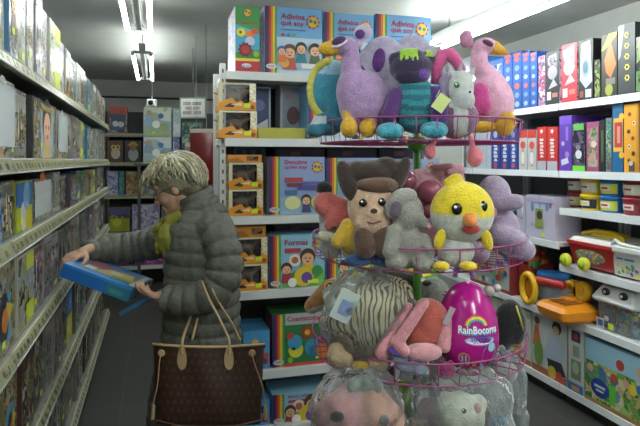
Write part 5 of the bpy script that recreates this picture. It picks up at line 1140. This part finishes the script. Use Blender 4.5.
# clutter of small plush filling the baskets behind the large ones
q = random.Random(21)
for i, (u, v, D, r_, c, zf, lab) in enumerate([(478, 262, 1.62, 12, '#8a7088', 1.208, 'small dusky violet plush ball behind the chick feet'), (446, 356, 1.54, 10, '#8c3060', .908, 'small magenta plush before the large egg'), (352, 255, 1.66, 10, '#c0b48c', 1.208, 'small cream plush tucked beside the puppy'), (488, 357, 1.66, 10, '#6a3c7c', .908, 'small purple plush right of the egg base')]):
    f = Fig('small_plush', lab, u, standz(zf, D), D)
    vb = f.vb; f.e(u, vb-r_*.8, 0, r_, r_*.85, r_*.8).e(u-r_*.5, vb-r_*1.6, 0, r_*.35, r_*.35, r_*.3).e(u+r_*.5, vb-r_*1.6, 0, r_*.35, r_*.35, r_*.3); f.skin('body', PL(c)); f.eye(u-r_*.3, vb-r_, -r_*.75, 1.1); f.eye(u+r_*.3, vb-r_, -r_*.75, 1.1)
# ------------------------------------------------------------------ the customer
WD = 2.6; WU = 200
class Wom(Fig):
    pass
g = Fig('person', 'woman with short grey blonde hair in dark grey puffer coat, holding blue box', WU, HV+EYE*F/WD, WD, 'person')
WM = g.root
def LP(u, v, D): return g.P(u, v, (D-WD)/g.s)       # local point seen at (u, v) at depth D
SK = M('#b08a74', 'skin')
def hand(b, wrist, fwd, nrm, side, curl, m, ln=.17, spread=.05):
    """palm + five fingers; fwd: along fingers, nrm: out of the palm side, side: towards thumb"""
    fwd = Vector(fwd).normalized(); nrm = Vector(nrm); nrm = (nrm-fwd*nrm.dot(fwd)).normalized(); sd = fwd.cross(nrm).normalized()*side
    w_ = Vector(wrist); k = ln/.18
    b.cap(w_-fwd*.03, w_+fwd*.02*k, .023, .024, m)
    for x in (-.026, -.009, .009, .026): b.cap(w_+fwd*.015*k+sd*x*.7, w_+fwd*.085*k+sd*x, .0135, .0115, m)
    for i, (x, l) in enumerate(((.029, .07), (.010, .08), (-.009, .075), (-.027, .058))):
        p = w_+fwd*.088*k+sd*x; a = 0; r_ = .0095-(.001 if i == 3 else 0)
        for j, (seg, c) in enumerate(((.45, curl*.75), (.3, curl), (.25, curl*.7))):
            a += c*(1+.08*i); d = fwd*cos(a)+nrm*sin(a)+sd*x*spread*10*(1 if j == 0 else 0)*.3
            q_ = p+d.normalized()*(l*k*seg); b.cap(p, q_, r_, r_*.9, m, seg=10); p = q_; r_ *= .9
    p = w_+fwd*.02*k+sd*.026
    for d, l, r_ in ((fwd*.55+sd*.8+nrm*.25, .035, .0125), (fwd*.85+sd*.35+nrm*.4, .032, .0105), (fwd*.95+nrm*.3, .024, .0092)):
        q_ = p+d.normalized()*l*k; b.cap(p, q_, r_*1.05, r_, m, seg=10); p = q_
# body: head, neck, torso core, arms, hands, legs
b = g.b
HC = LP(176, 188, 2.60)
TILT = Matrix.Rotation(radians(-24), 3, 'Y')      # face (-x) turned down
def H(x, y, z): return HC+TILT @ Vector((x, y, z))
def hell(c, r, R=None): b.ell(H(*c), r, SK, (TILT @ R) if R else TILT, 24, 16)
hell((.012, 0, .03), (.092, .072, .088)); hell((-.035, 0, -.015), (.056, .058, .078)); hell((-.03, 0, -.07), (.048, .045, .04))
hell((-.072, 0, -.088), (.018, .022, .017))                              # chin
b.cap(H(-.083, 0, .012), H(-.108, 0, -.028), .009, .0125, SK); hell((-.098, 0, -.032), (.014, .017, .009))     # nose
hell((-.087, 0, -.058), (.011, .02, .006)); hell((-.085, 0, -.068), (.011, .018, .006))                          # lips
hell((-.07, 0, .035), (.022, .05, .016)); 
for s in (-1, 1): hell((-.055, s*.038, -.028), (.026, .02, .024)); hell((.01, s*.072, -.005), (.017, .008, .03)); 
b.cap(H(.01, 0, -.05), LP(195, 222, 2.60), .052, .058, SK)
b.ell(LP(202, 270, 2.60), (.12, .16, .26), SK); b.ell(LP(202, 345, 2.60), (.13, .16, .18), SK)
NS, NE, NW_ = LP(217, 232, 2.44), LP(224, 296, 2.40), LP(168, 299, 2.40)
FS, FE, FW = LP(184, 233, 2.78), LP(128, 247, 2.84), LP(84, 255, 2.72)
for a, e_, w_ in ((NS, NE, NW_), (FS, FE, FW)): b.cap(a, e_, .045, .038, SK); b.cap(e_, w_, .038, .025, SK)
hand(b, LP(163, 298, 2.40), LP(140, 291, 2.46)-LP(163, 298, 2.40), (0.1, .25, 1), -1, .32, SK, .165)
hand(b, LP(85, 251, 2.68), LP(68, 259, 2.60)-LP(85, 251, 2.68), (-.25, -.1, -1), 1, .5, SK, .165)
for dy, kx in ((-.09, -.02), (.09, .03)):
    hp = LP(202, 360, 2.60)+Vector((0, dy, 0)); kn = Vector((kx, dy, .46)); an = Vector((kx+.03, dy, .09))
    b.cap(hp, kn, .085, .055, SK); b.cap(kn, an, .055, .036, SK); b.cap(an, Vector((kx-.12, dy, .035)), .034, .028, SK)
body = link('body', remesh(b, .0042, None, [SK], 3), WM); g.new()
# eyes, glasses
b = g.b
for s in (-1, 1):
    b.ell(H(-.077, s*.027, .004), (.009, .011, .007), M('#cfc8c0', 'shiny'), TILT, 12, 8); b.ell(H(-.0835, s*.027, .002), (.004, .005, .0045), M('#3a342c', 'shiny'), TILT, 10, 8)
g.raw('eyes')
b = g.b; gm = M('#2c2a2a', 'plastic', .3)
for s in (-1, 1):
    b.tube([H(-.094, s*.031+.024*cos(2*pi*k/20), -.001+.017*sin(2*pi*k/20)) for k in range(20)], .0017, gm, 6, closed=True)
    b.tube([H(-.093, s*.055, .004), H(-.05, s*.069, .006), H(.01, s*.08, .008)], .0018, gm, 6)
b.tube([H(-.095, -.008, .002), H(-.098, 0, .004), H(-.095, .008, .002)], .0015, gm, 6)
g.raw('glasses')
# mouth and brow lines
b = g.b; b.tube([H(-.0965, -.015, -.063), H(-.0985, 0, -.062), H(-.0965, .015, -.063)], .002, M('#7c4a44', 'skin'), 6); g.raw('lip_line')
# hair: fitted cap covered with fine wavy locks from the crown
b = g.b; HR = M('#a39c7e', 'hair'); HD = M('#756e5c', 'hair'); HL = M('#c2bea6', 'hair')
b.ell(H(.03, 0, .04), (.108, .088, .098), HR, TILT, 24, 16); b.ell(H(.072, 0, -.012), (.066, .078, .07), HR, TILT); b.ell(H(-.062, 0, .078), (.052, .066, .038), HR, TILT)
link('hair', remesh(b, .006, lambda p: 1 if (TILT.inverted() @ (p-HC)).z < -.02 else 0, [M('#8d876f', 'hair'), HD], 3), WM); g.new()
b = g.b; q = random.Random(3)
def lock(a, lift, r0, m, thm=None):
    dx, dy = cos(a), sin(a); front = max(0, -dx); bk = max(0, dx)
    th1 = thm or (radians(78)+radians(58)*bk-radians(18)*front+q.uniform(-.22, .12))
    rx = .118+.04*front; ry_ = .10; rz_ = .112; n = 9; pts = []; ph = q.uniform(0, 6); am = q.uniform(.06, .26)
    for k in range(n):
        t_ = k/(n-1); th = .12+th1*t_; aa = a+am*sin(ph+t_*4.5)
        # hair combed backwards on the sides
        aa = aa-(.35*t_*sin(2*a) if not front > .8 else 0)*.6
        fl = 1+lift+.07*t_**3+.03*sin(ph*2+t_*7)
        pts.append(H(.03+rx*fl*sin(th)*cos(aa)+.0, ry_*fl*sin(th)*sin(aa), .035+rz_*fl*cos(th)))
    b.tube(pts, [r0*.5, r0*.9, r0, r0, r0, r0*.95, r0*.85, r0*.6, r0*.15], m, 6)
for k in range(300):
    a = 2*pi*(k+q.random())/300
    lock(a, q.uniform(-.04, .08), q.uniform(.004, .0085), q.choice([HR, HR, HL, HD, HR]))
for k in range(60):
    a = q.uniform(-1.1, 1.1); lock(a, q.uniform(-.12, -.05), q.uniform(.006, .009), HD, radians(q.uniform(118, 146)))
for k in range(50):
    a = pi+q.uniform(-.8, .8); lock(a, q.uniform(.0, .12), q.uniform(.005, .008), q.choice([HR, HL, HL]), radians(q.uniform(55, 84)))
link('hair_locks', b.mesh('hair_locks'), WM); g.new()
# coat: quilted shell
b = g.b; CO = M('#54554f', 'cloth', .6)
def smoothp(pts, n=6):
    out = []
    P_ = [pts[0]]+pts+[pts[-1]]
    for i in range(1, len(P_)-2):
        for k in range(n):
            t_ = k/n; a, b_, c_, d_ = P_[i-1], P_[i], P_[i+1], P_[i+2]
            out.append(.5*((2*b_)+(c_-a)*t_+(2*a-5*b_+4*c_-d_)*t_*t_+(3*b_-a-3*c_+d_)*t_**3))
    out.append(pts[-1]); return out
def quilt(s_, step): return 1-abs(sin(pi*s_/step))**.45
def lerp_rows(rows, v):
    for r0_, r1_ in zip(rows, rows[1:]):
        if r0_[0] <= v <= r1_[0]:
            t_ = (v-r0_[0])/(r1_[0]-r0_[0]); return [x+(y-x)*t_ for x, y in zip(r0_, r1_)]
    return rows[-1]
TR_ = [(208, 186, 214, .10), (216, 178, 224, .135), (224, 171, 231, .165), (234, 167, 236, .185), (250, 165.5, 238, .19), (280, 165, 239.5, .18), (310, 165, 240, .18), (340, 162, 240, .19), (370, 156, 240, .205), (400, 150, 241, .215), (445, 147, 243, .225)]
vs = []; fs = []; nr = 36; v = 208; levels = []
while v <= 445: levels.append(v); v += 1.45
for v in levels:
    _, uL, uR, dy = lerp_rows(TR_, v); gq = quilt((v-208)*g.s, .060)
    for k in range(nr):
        a = 2*pi*k/nr; sl = 9*sin(a)*0
        cx_ = math.copysign(abs(cos(a))**.85, cos(a)); sy = math.copysign(abs(sin(a))**.85, sin(a))
        c = LP((uL+uR)/2, v+2.5*cos(a), 2.60); rx = (uR-uL)/2*g.s-.019*gq; ry2 = dy-.011*gq
        vs.append(c+Vector((rx*cx_, ry2*sy, 0)))
for j in range(len(levels)-1):
    for k in range(nr): fs.append((j*nr+k, (j+1)*nr+k, (j+1)*nr+(k+1) % nr, j*nr+(k+1) % nr))
fs.append(tuple(range(nr))); fs.append(tuple((len(levels)-1)*nr+k for k in range(nr-1, -1, -1)))
b.add(vs, fs, CO, True)
def qtube(pts, radii, step, depth=.010):
    P_ = smoothp(pts, 14); n = len(P_); L_ = [0]
    for a, c in zip(P_, P_[1:]): L_.append(L_[-1]+(c-a).length)
    rr_ = []
    for i in range(n):
        t_ = L_[i]/L_[-1]*(len(radii)-1); j = min(int(t_), len(radii)-2); rr_.append(radii[j]+(radii[j+1]-radii[j])*(t_-j)-depth*1.6*quilt(L_[i], step))
    b.tube(P_, rr_, CO, 22)
qtube([LP(206, 228, 2.60), LP(202, 214, 2.60), LP(197, 200, 2.60), LP(194, 194, 2.60)], [.125, .112, .098, .082], .044)
b.ell(LP(214, 232, 2.50), (.095, .09, .085), CO); b.ell(LP(190, 234, 2.70), (.09, .09, .08), CO)
qtube([LP(213, 228, 2.50), LP(221, 240, 2.44), LP(225, 258, 2.415), LP(224, 277, 2.40), LP(214, 292, 2.39), LP(196, 299, 2.385), LP(178, 300, 2.39), LP(164, 298, 2.40)], [.088, .082, .08, .08, .078, .072, .064, .058], .056)
qtube([LP(190, 234, 2.72), LP(166, 240, 2.80), LP(142, 246, 2.84), LP(118, 249, 2.82), LP(98, 251, 2.77), LP(84, 253, 2.72)], [.09, .086, .083, .078, .068, .054], .058)
me = remesh(b, .005, None, [CO], 1)
import bmesh
bm = bmesh.new(); bm.from_mesh(me); bm.normal_update()
for v_ in bm.verts:
    c = v_.co; v_.co = c+v_.normal*(.005*noise.noise(Vector((c.x*13, c.y*13, c.z*9)))+.0045*noise.noise(Vector((c.x*34, c.y*34, c.z*18)))+.0015*noise.noise(c*85))
bm.to_mesh(me); bm.free(); link('puffer_coat', me, WM); g.new()
b = g.b; b.tube([LP(169, 232, 2.48), LP(166.5, 246, 2.48)], .003, M('#9a9a94', 'metal'), 6); g.raw('zip')
# scarf: draped folds at the throat
b = g.b; SC_ = M('#7a7a2e', 'cloth')
b.tube([LP(181, 214, 2.50), LP(172, 220, 2.50), LP(165, 224, 2.60), LP(172, 219, 2.70), LP(186, 211, 2.70)], [.022, .03, .032, .03, .02], SC_, 12)
for (u0, v0, u1, v1, r_, D) in ((171, 222, 157, 240, .022, 2.50), (168, 226, 162, 250, .024, 2.49), (166, 226, 170, 250, .02, 2.48), (164, 224, 153, 232, .02, 2.55), (163, 232, 166, 258, .016, 2.50), (158, 238, 158, 254, .013, 2.50)):
    b.tube([LP(u0, v0, D), LP((u0+u1)/2-1, (v0+v1)/2, D-.02), LP(u1, v1, D-.01)], [r_*.8, r_, r_*.7], SC_, 10)
link('scarf', remesh(b, .005, None, [SC_], 2), WM); g.new()
# trousers and shoes
b = g.b; TR = M('#1f2024', 'cloth')
for dy, kx in ((-.09, -.02), (.09, .03)):
    b.cap(LP(202, 365, 2.60)+Vector((0, dy, 0)), Vector((kx, dy, .46)), .095, .07, TR); b.cap(Vector((kx, dy, .46)), Vector((kx+.03, dy, .13)), .07, .056, TR)
link('trousers', remesh(b, .009, None, [TR], 2), WM); g.new()
for dy, kx in ((-.09, -.02), (.09, .03)):
    b = g.b; SH = M('#19191b', 'leather'); b.cap(Vector((kx+.04, dy, .055)), Vector((kx-.14, dy, .045)), .05, .043, SH); b.cap(Vector((kx+.03, dy, .06)), Vector((kx+.03, dy, .12)), .05, .052, SH); b.box((kx-.05, dy, .012), (.29, .09, .02), SH)
    link('shoe', remesh(b, .007, None, [SH], 3), WM); g.new()

# box in her hands: laid between the two hands
def held(name, lab, cen, vx, vy, L_, d_, h_, fn, cat='box'):
    X = vx.normalized(); Z = X.cross(vy).normalized(); Y = Z.cross(X)
    mb = MB(); mb.box((0, 0, h_/2), (L_, d_, h_), M('#1c62ae')); 
    fr = Face(mb, (-L_/2, -d_/2, 0), (1, 0, 0), (0, 0, 1), (0, -1, 0), L_, h_); tp = Face(mb, (-L_/2, -d_/2, h_), (1, 0, 0), (0, 1, 0), (0, 0, 1), L_, d_); rt = Face(mb, (L_/2, -d_/2, 0), (0, 1, 0), (0, 0, 1), (1, 0, 0), d_, h_)
    fn(fr, tp, rt); o = mb.build(name); tag(o, lab, cat)
    R = Matrix((X, Y, Z)).transposed().to_4x4(); WMm = Matrix.Translation(WM.location) @ Matrix.Rotation(-YAW, 4, 'Z')
    o.matrix_world = WMm @ Matrix.Translation(cen) @ R
    return o
def deco_h(fr, tp, rt):
    fr.rect(0, 0, 1, 1, M('#1c62ae')); fr.rect(0, .82, 1, 1, M('#2f80c8')); fr.poly([(.66, 0), (.98, 0), (.98, .8), (.66, .8)], M('#2a6f84')); fr.rect(.7, .2, .9, .5, M('#3f8a94'))
    tp.rect(0, 0, 1, 1, M('#2a78b8')); tp.rect(.12, .15, .95, .85, M('#5f6a78')); tp.poly([(.3, .2), (.9, .25), (.8, .7), (.5, .6)], M('#a89a6c')); tp.rect(.15, .5, .45, .8, M('#8a4a54')); tp.disc(.6, .45, .08, M('#b8b09a')); tp.rect(.6, .2, .9, .35, M('#7c8a4c')); tp.rect(.2, .2, .35, .4, M('#b8bcc4'))
    tp.rect(.9, .05, .98, .95, M('#a8a890')); rt.rect(0, 0, 1, 1, M('#8a8468')); rt.rect(.1, .2, .5, .8, M('#5a6a6c')); rt.rect(.6, .15, .9, .6, M('#b0a888'))
a = LP(61, 277, 2.52); c = LP(130, 303, 2.50); far = LP(84.5, 267.5, 2.78)
vx = c-a; vy = far-a
o = held('game_box', 'bright blue flat game box held in both hands of the woman', a+(c-a)*.5+(far-a)*.5, vx, vy, vx.length, .26, .062, deco_h)
o.location.z += .0
def deco_s(fr, tp, rt):
    fr.rect(0, 0, 1, 1, M('#3a6a94')); tp.rect(0, 0, 1, 1, M('#6c88a0')); tp.rect(.1, .3, .9, .5, M('#2c5a84')); tp.rect(.1, .1, .7, .2, M('#b4bcc4')); rt.rect(0, 0, 1, 1, M('#9aa8b4'))
a = LP(126, 313, 2.44); c = LP(152, 298, 2.42)
held('booklet', 'slim blue and white toy packet under the blue box by her near hand', a+(c-a)*.5+Vector((0, .1, -.012)), c-a, Vector((0, 1, -.1)), (c-a).length*1.1, .2, .018, deco_s, 'packet')

# ------------------------------------------------------------------ handbag hanging on her forearm
BD = 2.30
h = Fig('handbag', 'brown monogram tote bag with tan handles hanging on woman\'s arm', 208, standz(.40, BD), BD, 'handbag')
BG = M('#38231c', 'leather', .45); TAN = M('#a98e68', 'leather', .5)
def bagpt(sx, t_, y):          # sx in -1..1 across, t_ 0 bottom .. 1 top
    hw = (52+3.5*t_); v = 424-80*t_; 
    v += (3*(1-sx*sx) if t_ > .5 else -1.5*(1-abs(sx)**4)*-1)*(t_ if t_ > .5 else 1-t_)
    return h.P(208.5+sx*hw, v, y)
def bagdepth(sx, t_): return (19-6*t_)*(1-.0*abs(sx))*(1-abs(sx)**6*.75)*(1+.08*sin(5*sx+t_*3))
b = h.b; n, mrows = 28, 14; vs = []; fs = []
loop = [(-1+2*k/n, -1) for k in range(n+1)]+[(1-2*k/n, 1) for k in range(n+1)]
for j in range(mrows+1):
    t_ = j/mrows
    for sx, sg in loop:
        w_ = bagdepth(sx, t_)*(1-.35*(1-t_)**6)
        fold = 1.2*sin(9*sx+2)*(t_)*(1-abs(sx))+.8*noise.noise(Vector((sx*3, t_*3, sg)))
        vs.append(bagpt(sx, t_, sg*w_+sg*fold))
nn = len(loop)
for j in range(mrows):
    for i in range(nn): fs.append((j*nn+i, j*nn+(i+1) % nn, (j+1)*nn+(i+1) % nn, (j+1)*nn+i))
fs.append(tuple(range(nn-1, -1, -1))); b.add(vs, fs, BG, True)
h.raw('bag_body')
# monogram print on the front: letters and four petal flowers
b = h.b; MO = M('#5c4630', 'leather'); R_ = random.Random(2)
def front(sx, t_, off=.5):
    fold = 1.2*sin(9*sx+2)*(t_)*(1-abs(sx))+.8*noise.noise(Vector((sx*3, t_*3, -1)))
    return bagpt(sx, t_, -bagdepth(sx, t_)*(1-.35*(1-t_)**6)-fold-off)
tv, tf, ta = text_mesh('LV')
for j in range(9):
    for i in range(14):
        sx = -.9+1.8*(i+.5*(j % 2))/13.5; t_ = .08+.84*j/8.2
        if abs(sx) > .93: continue
        if (i+j) % 2 == 0: b.add([front(sx+(x-.5)*.065, t_+(y-.5)*.055) for x, y in tv], tf, MO)
        else: b.add([front(sx+.03*cos(a_)*(1 if k % 2 == 0 else .4), t_+.032*sin(a_)*(1 if k % 2 == 0 else .4)) for k, a_ in enumerate([pi*q_/4 for q_ in range(8)])], [tuple(range(8))], MO)
h.raw('monogram_print')
b = h.b; b.tube([bagpt(sx, 1.0, sg*(bagdepth(sx, 1)+1)) for sx, sg in loop], .0055, TAN, 8, closed=True); h.raw('rim_trim')
h.b.tube([h.P(154, 420, -14), h.P(180, 426, -18), h.P(208, 427, -19), h.P(236, 426, -18), h.P(262, 420, -14)], .004, M('#5a4030', 'leather'), 6); h.raw('bottom_trim')
def hp(u, v, D): return h.P(u, v, (D-BD)/h.s)
def smoothp(pts, n=6):
    out = []
    P_ = [pts[0]]+pts+[pts[-1]]
    for i in range(1, len(P_)-2):
        for k in range(n):
            t_ = k/n; a, b_, c_, d_ = P_[i-1], P_[i], P_[i+1], P_[i+2]
            out.append(.5*((2*b_)+(c_-a)*t_+(2*a-5*b_+4*c_-d_)*t_*t_+(3*b_-a-3*c_+d_)*t_**3))
    out.append(pts[-1]); return out
# front handle passes over the sleeve
h.b.tube(smoothp([hp(229, 354, 2.22), hp(229, 340, 2.225), hp(219, 318, 2.26), hp(210, 301, 2.285), hp(204, 287, 2.31), hp(202, 281.5, 2.38), hp(199, 284, 2.455), hp(195, 298, 2.47), hp(190, 318, 2.40), hp(183, 338, 2.25), hp(182, 354, 2.22)]), .0065, TAN, 10, flat=.7); h.raw('handle')
h.b.tube(smoothp([hp(240, 340, 2.37), hp(233, 325, 2.37), hp(221, 306, 2.34), hp(213, 291, 2.315), hp(211, 283, 2.38), hp(207, 286, 2.46), hp(203, 300, 2.475), hp(197, 320, 2.42), hp(192, 340, 2.36)]), .0065, TAN, 10, flat=.7); h.raw('handle')
for u in (182, 229):
    b = h.b
    f_ = lambda uu, vv: h.P(uu, vv, -(bagdepth((uu-208.5)/55, (424-vv)/80)+2.4))
    b.add([f_(u+5.2*sin(a_)*(1 if a_ else 1)*(.55+.45*(1-cos(a_))/2)*1.15, 357-13*cos(a_)) for a_ in [2*pi*k/20 for k in range(20)]], [tuple(range(20))], TAN); h.raw('leather_patch')
for u, s in ((161.5, -1), (252, 1)):
    c_ = h.P(u, 353, -15.5); h.b.lathe([(.001, 0), (.014, 0), (.014, .004), (.006, .006), (.001, .003)], TAN, c_, 16, Matrix.Rotation(pi/2, 3, 'X')); h.raw('eyelet')
    h.b.tube(smoothp([h.P(u, 353, -18), h.P(u-s*1+s*3, 362, -19), h.P(u-4 if s < 0 else u+10, 385, -14), h.P(u-8 if s < 0 else u+13, 402, -10), h.P(u-9 if s < 0 else u+14, 418, -8)]), .0026, TAN, 6); h.b.cap(h.P(u-8 if s < 0 else u+13, 406, -10), h.P(u-9 if s < 0 else u+13.5, 418, -9), .006, .008, TAN); h.raw('lace')

# details of a head belong to the head, liners to their shelf, and so on
for r_ in [o for o in COL.objects if o.type == 'EMPTY']:
    ch = {}
    for c in r_.children: ch.setdefault(c.name.split('.')[0], []).append(c)
    def under(par, names):
        if par in ch:
            for n_ in names:
                for c in ch.get(n_, []): c.parent = min(ch[par], key=lambda o: 0)
    under('head', ['eye', 'eye_patch', 'beak', 'mouth', 'nose', 'fringe', 'cap', 'ear'] if 'ear' in ch and 'head' in ch else ['eye', 'beak', 'mouth', 'cap'])
    under('paper_label', []); under('hair', ['hair_locks']); under('handle', ['leather_patch']); under('lid', ['eye_patch']); under('shell', ['printed_label', 'paper_sticker'])
    if 'price_rail' in ch:
        for a_, b_ in zip(ch['shelf_board'], ch['price_rail']): b_.parent = a_
